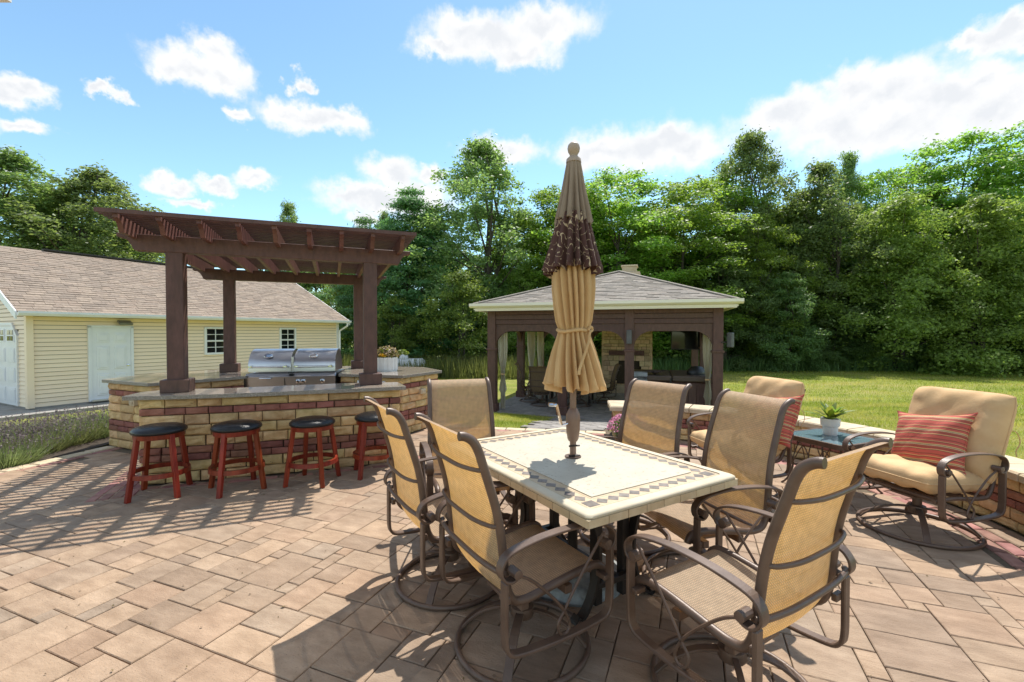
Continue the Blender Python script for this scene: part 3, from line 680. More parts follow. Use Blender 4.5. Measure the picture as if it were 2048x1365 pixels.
# local: x along the long wall away from the camera, y into the depth (away), z up
GL, GW, GH = 9.95, 7.3, 2.38
MB().box((GL / 2, GW / 2, GH / 2), (GL - 0.06, GW - 0.06, GH)).build('wall', m_lap_shade, garage)
MB().box((GL / 2, GW / 2, -0.15), (GL - 0.02, GW - 0.02, 0.30)).build('foundation', m_foundation, garage)
ns_ = 21; sh = 0.113
bprof = [(0, 0.006), (-0.028, 0.0), (-0.006, sh - .012), (0.0, sh - .012)]
for i in range(ns_):
    MB().extrude(bprof, lambda p, q, a: (a, p + 0.028, 0.0 + i * sh + q), 0.10, GL - 0.05).build('siding_board', m_siding, garage)
    MB().extrude(bprof, lambda p, q, a: (p + 0.028, a, 0.0 + i * sh + q), 0.10, 0.66 if i < 18 else GW).build('siding_board', m_siding, garage)
GR = 3.65; ZE = 2.47; ZR = 4.57; OV = 0.40   # ridge y, eave z, ridge z
for i in range(18):
    z = 2.373 + i * sh; y0 = max(0.0, (z + sh - ZE - 0.12) / (ZR - ZE) * GR)
    if y0 < GR - .1: MB().extrude(bprof, lambda p, q, a: (p + 0.028, a, z + q), y0, 2 * GR - y0).build('siding_board', m_siding, garage)
MB().box((0.03, 0.03, GH / 2 - .01), (0.14, 0.14, GH + .02)).build('corner_trim', m_siding, garage, bevel=0.004)
MB().box((GL - 0.02, 0.035, GH / 2), (0.13, 0.10, GH)).build('corner_trim', m_white, garage, bevel=0.004)
slope = (ZR - ZE) / (GR + OV); X0, X1 = -0.30, GL + 0.30
rf = MB()
for s in (0, 1):
    f_ = (lambda y: y) if s == 0 else (lambda y: 2 * GR - y)
    rf.extrude([(-OV, ZE - 0.06), (GR, ZR - 0.06), (GR, ZR), (-OV, ZE)], lambda p, q, a: (a, f_(p), q), X0, X1)
roof = rf.build('roof', m_shingle, garage)
MB().extrude([(-OV + .02, ZE - 0.075), (0.05, ZE - 0.075), (0.05, ZE - 0.10), (-OV + .02, ZE - 0.10)], lambda p, q, a: (a, p, q), X0 + .02, X1 - .02).build('soffit', m_cream, garage)
for x in (X0 - .012, X1 + .012):
    MB().extrude([(-OV, ZE - 0.19), (GR, ZR - 0.19), (GR, ZR + .01), (-OV, ZE + .01)], lambda p, q, a: (a, p, q), x - .014, x + .014).build('rake_board', m_white, garage)
MB().extrude([(-OV - .002, ZE - 0.10), (-OV - .09, ZE - 0.10), (-OV - .125, ZE - 0.04), (-OV - .125, ZE + .012), (-OV - .105, ZE + .012), (-OV - .1, ZE - 0.02), (-OV - .002, ZE - 0.02)], lambda p, q, a: (a, p, q), X0, X1).build('gutter', m_white, garage)
MB().tube([(GL + .12, -OV - .06, ZE - .1), (GL + .12, -OV - .06, ZE - .22), (GL + 0.0, -0.09, ZE - .45), (GL + 0.0, -0.09, 0.1), (GL + 0.06, -0.25, 0.0)], 0.045, 6).build('downspout', m_white, garage)
# shingles: tabs with a thick butt edge, laid in courses
expo = 0.150; L_sl = math.hypot(GR + OV, ZR - ZE); th_ = math.atan2(ZR - ZE, GR + OV)
rs = random.Random(12); tabs = []; ncr = int(L_sl / expo)
for c in range(ncr):
    x = X0 + rs.uniform(-0.3, 0)
    while x < X1:
        w = rs.choice((0.20, 0.28, 0.36)); a, b = max(x, X0), min(x + w, X1)
        if b - a > 0.04: tabs.append((a, b, c, rs.choice((0.010, 0.014, 0.019))))
        x += w
def tab_geo(w, t): return [(-w / 2 + .003, 0, 0), (w / 2 - .003, 0, 0), (w / 2 - .003, 0, t), (-w / 2 + .003, 0, t), (-w / 2 + .003, expo + .02, .003), (w / 2 - .003, expo + .02, .003)], [(0, 1, 2, 3), (3, 2, 5, 4), (0, 3, 4), (1, 5, 2)]
tabs.sort(key=lambda q: (q[0] + 0.35 * q[2] * expo)); tc_ = {}; rest = MB()
for k, (a, b, c, t) in enumerate(tabs):
    w = b - a; M_ = Matrix.Translation((0, -OV, ZE)) @ Matrix.Rotation(th_, 4, 'X') @ Matrix.Translation(((a + b) / 2, c * expo, 0.002))
    if k < 300:
        key = (round(w, 2), t)
        if key not in tc_: tc_[key] = MB().add(*tab_geo(key[0], t)).mesh('shingle', m_shingle)
        o = link('shingle', tc_[key], roof); o.matrix_local = M_
    else:
        v, f = tab_geo(w, t); rest.add([M_ @ Vector(p) for p in v], f)
tag(rest.build('shingle_field', m_shingle, roof), kind='stuff')
MB().box((GL * .5 + .6, GR, ZR + .03), (GL - 1.6, 0.22, 0.05)).build('ridge_vent', mat('ridge_vent_plastic', (0.05, 0.045, 0.04), 0.8), roof)
# side door
d = MB().box((1.72, -0.005, 1.06), (0.92, 0.05, 2.04)).build('door', m_white, garage, bevel=0.004)
for (zc_, hh) in ((0.46, 0.62), (1.22, 0.66), (1.80, 0.26)):
    for xx in (1.52, 1.92):
        MB().box((xx, -0.036, zc_), (0.29, 0.026, hh)).box((xx, -0.056, zc_), (0.19, 0.022, hh - .10)).build('door_panel', m_white, d, bevel=0.008)
kn = MB().lathe([(0.0, 0.0), (0.03, 0.0), (0.03, 0.01), (0.013, 0.015), (0.013, 0.04), (0.028, 0.05), (0.026, 0.065), (0, 0.07)], 12).build('door_knob', m_chrome, d, smooth=0.6)
kn.location = (2.10, -0.03, 0.98); kn.rotation_euler = (R(90), 0, 0)
fr = MB().box((1.225, -0.012, 1.07), (0.07, 0.09, 2.14)).box((2.215, -0.012, 1.07), (0.07, 0.09, 2.14)).box((1.72, -0.012, 2.115), (1.06, 0.09, 0.07)).build('door_frame', m_white, garage, bevel=0.003)
MB().box((1.72, -0.06, 0.02), (0.98, 0.14, 0.04)).build('door_sill', m_steel, garage)
# windows
for xw in (4.63, 7.42):
    w = MB().box((xw - .33, -0.008, 1.66), (0.07, 0.08, 0.94)).box((xw + .33, -0.008, 1.66), (0.07, 0.08, 0.94)).box((xw, -0.008, 2.105), (0.60, 0.08, 0.06)).box((xw, -0.008, 1.22), (0.60, 0.08, 0.07)).box((xw, -0.014, 1.66), (0.59, 0.07, 0.05)).build('window', m_white, garage)
    for zz in (1.44, 1.88):
        for xx in (-.145, .145):
            for dz in (-.0975, .0975): MB().box((xw + xx, -0.004, zz + dz), (0.272, 0.012, 0.175)).build('pane', m_glassdark, w)
        MB().box((xw, -0.014, zz), (0.022, 0.03, 0.40)).box((xw, -0.0145, zz), (0.56, 0.028, 0.02)).build('muntin', m_white, w)
# flood light over the door
fl = MB().box((1.95, -0.04, 2.24), (0.10, 0.06, 0.10)).box((2.0, -0.16, 2.235), (0.32, 0.20, 0.06), M=Matrix.Rotation(R(28), 4, 'X')).build('flood_light', mat('lamp_housing', (0.22, 0.22, 0.21), 0.4, metal=.6), garage, bevel=0.005)
MB().box((2.0, -0.172, 2.205), (0.26, 0.13, 0.02), M=Matrix.Rotation(R(28), 4, 'X')).build('lens', m_pot, fl)
# overhead door in the gable wall
gd = MB().prism([(0, 0)] * 3, 0, 0) if False else MB()
DW, DH = 2.75, 2.12
gd.extrude([(0.74, 0.0), (0.74 + DW, 0.0), (0.74 + DW, DH - .32), (0.74 + DW - .3, DH), (1.04, DH), (0.74, DH - .32)], lambda p, q, a: (a, p, q), -0.015, 0.03)
gdo = gd.build('garage_door', m_white, garage)
for rw in range(4):
    for cn in range(4):
        y = 0.74 + DW * (cn + .5) / 4; z = 0.28 + rw * 0.53
        if rw < 3: MB().box((-0.022, y, z), (0.014, 0.50, 0.38)).box((-0.03, y, z), (0.014, 0.42, 0.30)).build('door_panel', m_white, gdo, bevel=0.004)
        else:
            wf = MB().box((-0.024, y, z), (0.02, 0.50, 0.36)).build('window', m_white, gdo)
            for a in (-.11, .11):
                for b_ in (-.08, .08): MB().box((-0.036, y + a, z + b_), (0.012, 0.17, 0.125)).build('pane', m_glassdark, wf)
ft = MB().extrude([(0.66, 0.0), (0.74, 0.0), (0.74, DH - .30), (1.05, DH + .01), (0.74 + DW - .31, DH + .01), (0.74 + DW, DH - .3), (0.74 + DW, 0), (0.82 + DW, 0), (0.82 + DW, DH - .26), (0.74 + DW - .27, DH + .09), (1.01, DH + .09), (0.66, DH - .26)], lambda p, q, a: (a, p, q), -0.03, 0.03).build('door_trim', m_white, garage)
# concrete apron
ap_ = MB(); f = lambda x, y: (GC.x + x * .463 - y * .886, GC.y + x * .886 + y * .463)
ap_.prism([f(-9, -0.95), f(GL, -0.95), f(GL, -0.0), f(-0.0, -0.0), f(-0.0, 8), f(-9, 8)], -0.62, -0.49)
tag(ap_.build('driveway', m_foundation), 'pale concrete drive and walk along the garage wall', 'driveway', kind='structure')

# ------------------------------------------------------------------ gazebo
ZS = -0.52
GZO = Vector((-0.50, 11.73, ZS)); GZA = math.atan2(-0.29, 0.957)
gz = thing('gazebo', 'brown timber gazebo with arched openings and grey hip roof on the lawn', 'gazebo', GZO, GZA)   # local x along the front, y into the depth
GZW, GZD = 5.33, 5.4
XP = (0.0, 1.82, 3.42, GZW)
gs = MB().box((GZW / 2, GZD / 2, -0.06), (GZW + 0.5, GZD + 0.5, 0.12)).build('floor_slab', m_grey_paver, gz)
fb = MB(); rf_ = random.Random(8)
for i in range(27):
    for j in range(19):
        x = -0.2 + (i + .5) * 0.213; y = -0.22 + (j + .5 * (i % 2)) * 0.305
        if x < GZW + .2 and y < GZD + .1:
            b = chamfer_box(0.205, 0.297, .03, .005, .001, 1); m = Matrix.Translation((x, y + .14, 0.004 + rf_.uniform(-.001, .001))); fb.add([m @ Vector(v) for v in b.v], b.f)
tag(fb.build('floor_paver', m_grey_paver, gz), kind='stuff')
def post(x, y): MB().box((x, y, 1.29), (0.21, 0.21, 2.58)).box((x, y, 1.60), (0.26, 0.26, 0.05)).box((x, y, 0.10), (0.27, 0.27, 0.2)).build('post', m_wood, gz, bevel=0.006)
for x in XP: post(x, 0); post(x, GZD)
for y in (GZD * .5,): post(0, y); post(GZW, y)
def fascia_panel(a, b, frame):
    """arched head board between posts at a and b"""
    w = b - a - .2; a0 = a + .1; arcp = []
    for i in range(9):
        t = math.pi / 2 * i / 8; arcp.append((a0 + .42 - .42 * math.cos(t), 1.66 + .40 * math.sin(t)))
    right = [(a0 + w - (p - a0), q) for p, q in reversed(arcp)]
    MB().extrude([(a0, 2.228), ] + [(a0, 1.66)] + arcp[1:] + right[:-1] + [(a0 + w, 1.66), (a0 + w, 2.228)], frame, -0.05, 0.05).build('arch_board', m_wood, gz)
for y in (0, GZD):
    for a, b in zip(XP, XP[1:]): fascia_panel(a, b, lambda p, q, t: (p, y + t, q))
    for k, zz in enumerate((2.29, 2.41, 2.53)): MB().box((GZW / 2, y - 0.005 * (1 if y == 0 else -1), zz), (GZW + 0.2, 0.15, 0.114)).build('beam_board', m_wood, gz, bevel=0.006)
for x in (0, GZW):
    for a, b in ((0, GZD / 2), (GZD / 2, GZD)): fascia_panel(a, b, lambda p, q, t: (x + t, p, q))
    for zz in (2.29, 2.41, 2.53): MB().box((x, GZD / 2, zz), (0.14, GZD - .16, 0.114)).build('beam_board', m_wood, gz, bevel=0.006)
MB().box((GZW / 2, GZD / 2, 2.605), (GZW + .70, GZD + .86, 0.03)).build('soffit', m_cream, gz)
EX0, EX1, EY0, EY1 = -0.36, GZW + 0.36, -0.45, GZD + 0.45
for (c, d_) in (((GZW / 2, EY0 + .05, 2.63), (GZW + .65, .03, .14)), ((GZW / 2, EY1 - .05, 2.63), (GZW + .65, .03, .14)), ((EX0 + .05, GZD / 2, 2.63), (.03, GZD + .76, .14)), ((EX1 - .05, GZD / 2, 2.63), (.03, GZD + .76, .14))):
    MB().box(c, d_).build('fascia_board', m_cream, gz)
gut = [(0, 2.64), (-.06, 2.64), (-.11, 2.68), (-.11, 2.745), (-.09, 2.745), (-.08, 2.70), (0, 2.70)]
gm = MB().extrude(gut, lambda p, q, a: (a, EY0 + .03 + p, q), EX0 - .08, EX1 + .08).extrude(gut, lambda p, q, a: (a, EY1 - .03 - p, q), EX0 - .08, EX1 + .08).extrude(gut, lambda p, q, a: (EX0 + .03 + p, a, q), EY0 + .0, EY1).extrude(gut, lambda p, q, a: (EX1 - .03 - p, a, q), EY0, EY1)
gm.build('gutter', m_cream, gz)
APX = Vector((3.0, 2.9, 3.83)); cor = [Vector((EX0, EY0, 2.72)), Vector((EX1, EY0, 2.72)), Vector((EX1, EY1, 2.72)), Vector((EX0, EY1, 2.72))]
gro = MB().add(cor + [APX], [(0, 1, 4), (1, 2, 4), (2, 3, 4), (3, 0, 4)]).build('roof', m_shingle_g, gz)
cs_ = MB(); rr_ = random.Random(77)
for a, b in ((0, 1), (1, 2), (2, 3), (3, 0)):
    A, B = cor[a], cor[b]; n = 24; nrm = (B - A).cross(APX - A).normalized()
    for k in range(n):
        t0, t1 = k / n, (k + 1.12) / n
        p0, p1 = A.lerp(APX, t0), B.lerp(APX, t0); q0, q1 = A.lerp(APX, min(1, t1)), B.lerp(APX, min(1, t1)); m_ = max(1, int((p1 - p0).length / 0.27))
        for s in range(m_):
            s0, s1 = s / m_, (s + 1) / m_; tk = rr_.choice((.010, .015, .02))
            a0, a1 = p0.lerp(p1, s0), p0.lerp(p1, s1); b1, b0 = q0.lerp(q1, s1), q0.lerp(q1, s0)
            cs_.add([a0 + nrm * .002, a1 + nrm * .002, a1 + nrm * tk, a0 + nrm * tk, b1 + nrm * .004, b0 + nrm * .004], [(0, 1, 2, 3), (3, 2, 4, 5)])
tag(cs_.build('shingle', m_shingle_g, gro), kind='stuff')
for k in range(4):
    MB().tube([cor[k] + Vector((0, 0, .02)), APX + Vector((0, 0, .03))], 0.05, 6, squash=0.5).build('hip_cap', m_shingle_g, gro)
# path from patio to gazebo, laid on the slope
path = thing('garden_path', 'grey paved path sloping down from the patio to the gazebo', 'path'); path['kind'] = 'structure'
pa_ = [(0.20, 7.22), (1.46, 7.02), (3.0, 10.5), (1.15, 11.3)]
pm = chamfer_box(0.285, 0.185, .04, .006, .002, 3).mesh('paver', m_grey_paver); sb = MB(); nn = 12
for i in range(nn + 1):
    a = Vector(pa_[0]).lerp(Vector(pa_[3]), i / nn); b = Vector(pa_[1]).lerp(Vector(pa_[2]), i / nn)
    sb.v += [(a.x, a.y, zgs(a.x, a.y) + .012), (b.x, b.y, zgs(b.x, b.y) + .012)]
sb.f = [(2 * i, 2 * i + 1, 2 * i + 3, 2 * i + 2) for i in range(nn)]; sb.build('joint_bed', m_joint, path)
pang = math.atan2(3.6, 1.4) - math.pi / 2; rp_ = random.Random(4)
for i in range(24):
    for j in range(9):
        x = (j - 4.5 + .5 * (i % 2)) * 0.293; y = i * 0.193
        X = 0.78 + x * math.cos(pang) - y * math.sin(pang); Y = 7.05 + x * math.sin(pang) + y * math.cos(pang)
        if pip(X, Y, pa_):
            z = zgs(X, Y) + .028; dz = (zgs(X - math.sin(pang) * .2, Y + math.cos(pang) * .2) - zgs(X, Y)) / .2
            o = link('paver', pm, path); o.location = (X, Y, z + rp_.uniform(-.002, .002)); o.rotation_euler = (0, 0, pang); o.rotation_mode = 'XYZ'
            o.matrix_world = Matrix.Translation((X, Y, z)) @ Matrix.Rotation(pang, 4, 'Z') @ Matrix.Rotation(math.atan(dz), 4, 'X')
# ------------------------------------------------------------------ sling fabric
def sling_mat(name, dc, tc_, holes=0.11, tw=0.5):
    m, nt, N, L, out = new_mat(name)
    uv = N.new('ShaderNodeUVMap')
    def wave(axis, freq):
        mp = N.new('ShaderNodeSeparateXYZ'); L.new(uv.outputs[0], mp.inputs[0])
        a = N.new('ShaderNodeMath'); a.operation = 'MULTIPLY'; L.new(mp.outputs[axis], a.inputs[0]); a.inputs[1].default_value = freq * 2 * math.pi
        s = N.new('ShaderNodeMath'); s.operation = 'SINE'; L.new(a.outputs[0], s.inputs[0]); return s.outputs[0]
    wx, wy = wave(0, 92), wave(1, 92)
    pr = N.new('ShaderNodeMath'); pr.operation = 'MULTIPLY'; L.new(wx, pr.inputs[0]); L.new(wy, pr.inputs[1])
    mx = N.new('ShaderNodeMath'); mx.operation = 'MINIMUM'; L.new(wx, mx.inputs[0]); L.new(wy, mx.inputs[1])
    nz = N.new('ShaderNodeTexNoise'); nz.inputs['Scale'].default_value = 26; nz.inputs['Detail'].default_value = 4; L.new(uv.outputs[0], nz.inputs['Vector'])
    cr = N.new('ShaderNodeMapRange'); cr.inputs['From Min'].default_value = -1; cr.inputs['To Min'].default_value = 0.55; cr.inputs['To Max'].default_value = 1.3; L.new(pr.outputs[0], cr.inputs['Value'])
    cn = N.new('ShaderNodeMapRange'); cn.inputs['To Min'].default_value = 0.72; cn.inputs['To Max'].default_value = 1.28; L.new(nz.outputs['Fac'], cn.inputs['Value'])
    vv = N.new('ShaderNodeMath'); vv.operation = 'MULTIPLY'; L.new(cr.outputs[0], vv.inputs[0]); L.new(cn.outputs[0], vv.inputs[1])
    def col_(c):
        h = N.new('ShaderNodeHueSaturation'); h.inputs['Color'].default_value = c4(c); L.new(vv.outputs[0], h.inputs['Value']); return h.outputs[0]
    d = N.new('ShaderNodeBsdfPrincipled'); d.inputs['Roughness'].default_value = 0.55; d.inputs['Specular IOR Level'].default_value = 0.4; L.new(col_(dc), d.inputs['Base Color'])
    b = N.new('ShaderNodeBump'); b.inputs['Strength'].default_value = 0.35; b.inputs['Distance'].default_value = 0.004; L.new(pr.outputs[0], b.inputs['Height']); L.new(b.outputs[0], d.inputs['Normal'])
    t = N.new('ShaderNodeBsdfTranslucent'); L.new(col_(tc_), t.inputs[0])
    ms = N.new('ShaderNodeMixShader'); ms.inputs[0].default_value = tw; L.new(d.outputs[0], ms.inputs[1]); L.new(t.outputs[0], ms.inputs[2])
    tr = N.new('ShaderNodeBsdfTransparent')
    hr = N.new('ShaderNodeMapRange'); hr.inputs['From Min'].default_value = 0.45; hr.inputs['From Max'].default_value = 0.62; hr.inputs['To Max'].default_value = holes / 0.19; hr.clamp = True
    L.new(mx.outputs[0], hr.inputs['Value'])
    mh = N.new('ShaderNodeMixShader'); L.new(hr.outputs[0], mh.inputs[0]); L.new(ms.outputs[0], mh.inputs[1]); L.new(tr.outputs[0], mh.inputs[2])
    L.new(mh.outputs[0], out.inputs[0]); return m
m_sling = sling_mat('woven_sling', (0.54, 0.40, 0.265), (0.80, 0.44, 0.11), tw=0.38)
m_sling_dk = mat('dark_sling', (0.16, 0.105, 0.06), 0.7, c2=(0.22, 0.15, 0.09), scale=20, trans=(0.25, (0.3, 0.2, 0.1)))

SEATP = [(.285, .380), (.272, .412), (.225, .432), (.12, .425), (.0, .408), (-.10, .392), (-.165, .388), (-.212, .402), (-.240, .45), (-.252, .52), (-.260, .60), (-.272, .70), (-.292, .80), (-.322, .90), (-.348, .98), (-.366, 1.035), (-.390, 1.076), (-.424, 1.098), (-.448, 1.102)]
ARMP = [(-.225, .545), (-.235, .528), (-.262, .520), (-.290, .532), (-.307, .562), (-.298, .602), (-.255, .634), (-.12, .658), (.04, .664), (.17, .652), (.25, .628), (.286, .588), (.280, .545), (.252, .528), (.228, .538), (.226, .556)]
FRAMEP = [(-.285, .522), (-.285, .40), (-.284, .285), (-.270, .238), (-.225, .216), (-.08, .205), (.08, .205), (.21, .216), (.252, .236), (.268, .28), (.272, .40), (.270, .532)]
def side_frame(parent, sx, mf, X=0.315, name='arm_frame', dz=0.0):
    """strap arm with rolled ends, U-shaped lower frame and the wire ornament"""
    x = sx * X
    arm = MB().strap(sp2([(a, b + dz) for a, b in ARMP], 5), x, 0.046, 0.011).build('armrest', mf, parent, bevel=0.003)
    for (y, z) in ((-.238, .548), (.240, .556)):
        MB().tube([(x - .030, y, z + dz), (x - .029, y, z + dz), (x + .029, y, z + dz), (x + .030, y, z + dz)], [.012, .019, .019, .012], 10).build('scroll_end', mf, arm, smooth=.6)
    MB().strap(sp2([(a, b + dz) for a, b in FRAMEP], 4), x, 0.044, 0.017).build('leg_frame', mf, parent, bevel=0.004)
    q = [(.235, .60), (.15, .50), (.06, .385), (.012, .315), (-.022, .268), (-.010, .222), (.020, .214), (.040, .240), (.026, .285), (-.012, .345), (-.09, .43), (-.17, .50), (-.255, .545)]
    MB().tube(spline([(x, a, b + dz) for a, b in q], 6), 0.0065, 6).build('wire_scroll', mf, parent, smooth=0.8)
def swivel_base(parent, mf, rad=0.315, h=0.30):
    ring = MB().tube([(rad * math.cos(a), rad * math.sin(a), 0.016) for a in [2 * math.pi * i / 40 for i in range(40)]], 0.0145, 8, closed=True).build('base_ring', mf, parent, smooth=0.8)
    for k in range(4):
        a = math.pi / 4 + k * math.pi / 2; pts = []; 
        for t in np.linspace(0, 1, 9): pts.append((0, 0.035 + (rad - .04) * t, 0.165 - 0.145 * t ** 2.4))
        o = MB().strap([(p[1], p[2]) for p in pts], 0, 0.040 if k % 2 == 0 else 0.026, 0.012).build('base_leg', mf, parent, bevel=.002); o.rotation_euler = (0, 0, a)
    MB().lathe([(0.055, 0.135), (0.06, 0.15), (0.055, 0.18), (0.030, 0.19), (0.030, 0.27), (0.05, 0.275), (0.05, 0.285)], 14).build('swivel_hub', mf, parent, smooth=.6)
    mech = MB().box((0, 0, h - .005), (0.17, 0.30, 0.018)).box((0, -.12, h + .022), (0.42, 0.04, 0.04)).box((0, .12, h + .022), (0.42, 0.04, 0.04)).box((0, 0, h + .02), (.10, .10, .035))
    mech.build('rocker_plate', mf, parent, bevel=.003)
    bl = MB()
    for sx in (-1, 1):
        for sy in (-1, 1): bl.lathe([(.008, 0), (.008, .008), (0, .01)], 6, (sx * .065, sy * .06, h + .004))
    bl.build('bolt', m_iron, parent)
def make_chair(label, sling, mf):
    t = thing('patio_chair', label, 'chair', group='sling swivel chairs round the dining table')
    prof = spline([(0, a, b) for a, b in SEATP], 3); nv = len(prof); W = 0.262
    vs = []; uvs = []; s = 0; nx = 9; S = [0]
    for i in range(1, nv): S.append(S[-1] + (prof[i] - prof[i - 1]).length)
    for i, p in enumerate(prof):
        tt = S[i] / S[-1]; wv = W - 0.006 - 0.016 * max(0, (tt - .5) * 2)
        for j in range(nx):
            u = -1 + 2 * j / (nx - 1); sag = 0.020 * (1 - u * u) * math.sin(math.pi * min(1, tt * 1.02))
            if tt < .42: d = Vector((0, 0, -1))
            else: d = Vector((0, -1, -.2))
            vs.append((u * wv, p.y + d.y * sag, p.z + d.z * sag + .003)); uvs.append((u * wv, S[i]))
    fs = [(i * nx + j, i * nx + j + 1, (i + 1) * nx + j + 1, (i + 1) * nx + j) for i in range(nv - 1) for j in range(nx - 1)]
    me = MB().add(vs, fs).mesh('sling', sling); ul = me.uv_layers.new(name='UVMap')
    for lp in me.loops: ul.data[lp.index].uv = uvs[lp.vertex_index]
    me.polygons.foreach_set('use_smooth', [True] * len(me.polygons)); link('sling', me, t)
    for sx in (-1, 1):
        pts = []
        for i, p in enumerate(prof):
            tt = S[i] / S[-1]; pts.append((sx * (W - 0.016 * max(0, (tt - .5) * 2)), p.y, p.z))
        MB().tube(pts, 0.0185, 10).build('side_rail', mf, t, smooth=.8)
        side_frame(t, sx, mf)
        MB().box((sx * .288, .252, .388), (.06, .03, .022)).build('rail_bracket', mf, t, bevel=.003); MB().box((sx * .288, -.268, .44), (.06, .022, .03)).build('rail_bracket', mf, t, bevel=.003)
    def back_bar(z, y0, bow, x, r): 
        pts = spline([(-x, y0, z), (-x * .9, y0 - bow * .55, z), (-x * .5, y0 - bow, z - .004), (0, y0 - bow * 1.08, z - .005), (x * .5, y0 - bow, z - .004), (x * .9, y0 - bow * .55, z), (x, y0, z)], 5)
        MB().tube(pts, r, 8).build('back_brace', mf, t, smooth=.8)
    back_bar(0.955, -.345, .045, .252, .0095); back_bar(0.72, -.285, .045, .258, .0095); back_bar(0.552, -.280, .030, .315, .0115)
    MB().tube([(-.262, .20, .412), (.262, .20, .412)], .011, 8).tube([(-.262, -.20, .385), (.262, -.20, .385)], .011, 8).build('seat_brace', mf, t, smooth=.8)
    swivel_base(t, mf)
    return t
CH = [((-.375, 2.74), (.86, .51), 'swivel chair with amber backrest directly in front of the half hidden bar stool'),
      ((.05, 2.185), (.85, .52), 'swivel chair with amber backrest nearest the camera at the near corner of the table'),
      ((-.33, 3.42), (.28, -.96), 'sunlit beige swivel chair at the far end of the table near the stone island'),
      ((.83, 3.34), (-.80, -.60), 'brown sling swivel chair with the pink flowers showing behind it'),
      ((1.13, 2.74), (-.955, -.30), 'brown sling swivel chair in front of the glass side table'),
      ((.925, 1.89), (-.53, .85), 'swivel chair with amber backrest at the near end of the table')]
proto = make_chair(CH[0][2], m_sling, m_frame)
for k, ((x, y), (fx, fy), lab) in enumerate(CH):
    c = proto if k == 0 else copy_tree(proto)
    c.location = (x, y, 0.0); c.rotation_euler = (0, 0, math.atan2(fy, fx) - math.pi / 2); c['label'] = lab

# ------------------------------------------------------------------ dining table
TC = Vector((0.372, 2.765, 0)); TA = math.atan2(.525, .851)     # local x = short side, y = long side
tbl = thing('dining_table', 'rectangular stone topped dining table with diamond tile border', 'table', TC, TA)
TW, TL, TZ = 1.045, 1.475, 0.742
def rrect(w, l, r, n=5):
    out = []
    for cx, cy, a0 in ((w / 2 - r, l / 2 - r, 0), (-w / 2 + r, l / 2 - r, 90), (-w / 2 + r, -l / 2 + r, 180), (w / 2 - r, -l / 2 + r, 270)):
        for i in range(n + 1): a = R(a0 + 90 * i / n); out.append((cx + r * math.cos(a), cy + r * math.sin(a)))
    return out
MB().prism(rrect(TW - .012, TL - .012, .022), TZ - .053, TZ - .018).build('table_core', m_tiletan, tbl)
rim = MB(); 
ro = [rrect(TW - 2 * a, TL - 2 * a, .03) for a in (0.003, 0.0, 0.003, 0.012, 0.055)]; zz = (TZ - .019, TZ - .012, TZ - .005, TZ, TZ); n_ = len(ro[0])
for p_, z_ in zip(ro, zz): rim.v += [(x, y, z_) for x, y in p_]
for k in range(4): rim.f += [(k * n_ + i, k * n_ + (i + 1) % n_, (k + 1) * n_ + (i + 1) % n_, (k + 1) * n_ + i) for i in range(n_)]
rim.build('rim', m_table, tbl, smooth=.9)
ri = random.Random(3)
for side in range(4):                                     # edge tiles below the rounded rim
    ln = TL if side % 2 == 0 else TW; d_ = (TW if side % 2 == 0 else TL) / 2; n = 12 if side % 2 == 0 else 9; a = side * math.pi / 2
    em = MB().box((0, 0, 0), (.010, ln / n - .004, .034)).mesh('edge_tile', m_tiletan)
    for k in range(n):
        o = link('edge_tile', em, tbl); p = Vector((d_ - .005 + ri.uniform(0, .001), -ln / 2 + (k + .5) * ln / n, TZ - .037)); o.location = Matrix.Rotation(a, 4, 'Z') @ p; o.rotation_euler = (0, 0, a)
bx, by = TW / 2 - .055, TL / 2 - .055
MB().box((0, 0, TZ - .0125), (bx * 2, by * 2, .017)).build('border_bed', m_tiletan, tbl)
fw, fl_ = TW / 2 - .165, TL / 2 - .165
MB().prism(rrect(fw * 2, fl_ * 2, .003, 1), TZ - .012, TZ + .0005).build('stone_field', m_tablein, tbl)
dm = {}
def diamond(x, y, a, dx, dy):
    key = (round(dx, 3), round(dy, 3))
    if key not in dm: dm[key] = MB().prism([(-dx, 0), (0, -dy), (dx, 0), (0, dy)], -.006, 0.0006).mesh('diamond_tile', m_tiledark)
    o = link('diamond_tile', dm[key], tbl); o.location = (x, y, TZ - .0035); o.rotation_euler = (0, 0, a)
def square(x, y):
    if 'sq' not in dm: dm['sq'] = MB().prism([(-.03, -.03), (.03, -.03), (.03, .03), (-.03, .03)], -.006, .0006).mesh('diamond_tile', m_tiledark)
    o = link('diamond_tile', dm['sq'], tbl); o.location = (x, y, TZ - .0035)
mxr, myr = TW / 2 - .11, TL / 2 - .11
for s in (-1, 1):
    n = 11; st = 2 * mxr / (n + 1)
    for k in range(1, n + 1): diamond(-mxr + k * st, s * myr, 0, st * .49, .032)
    n = 16; st = 2 * myr / (n + 1)
    for k in range(1, n + 1): diamond(s * mxr, -myr + k * st, math.pi / 2, st * .49, .032)
    for s2 in (-1, 1): square(s * mxr, s2 * myr)
tri = MB()
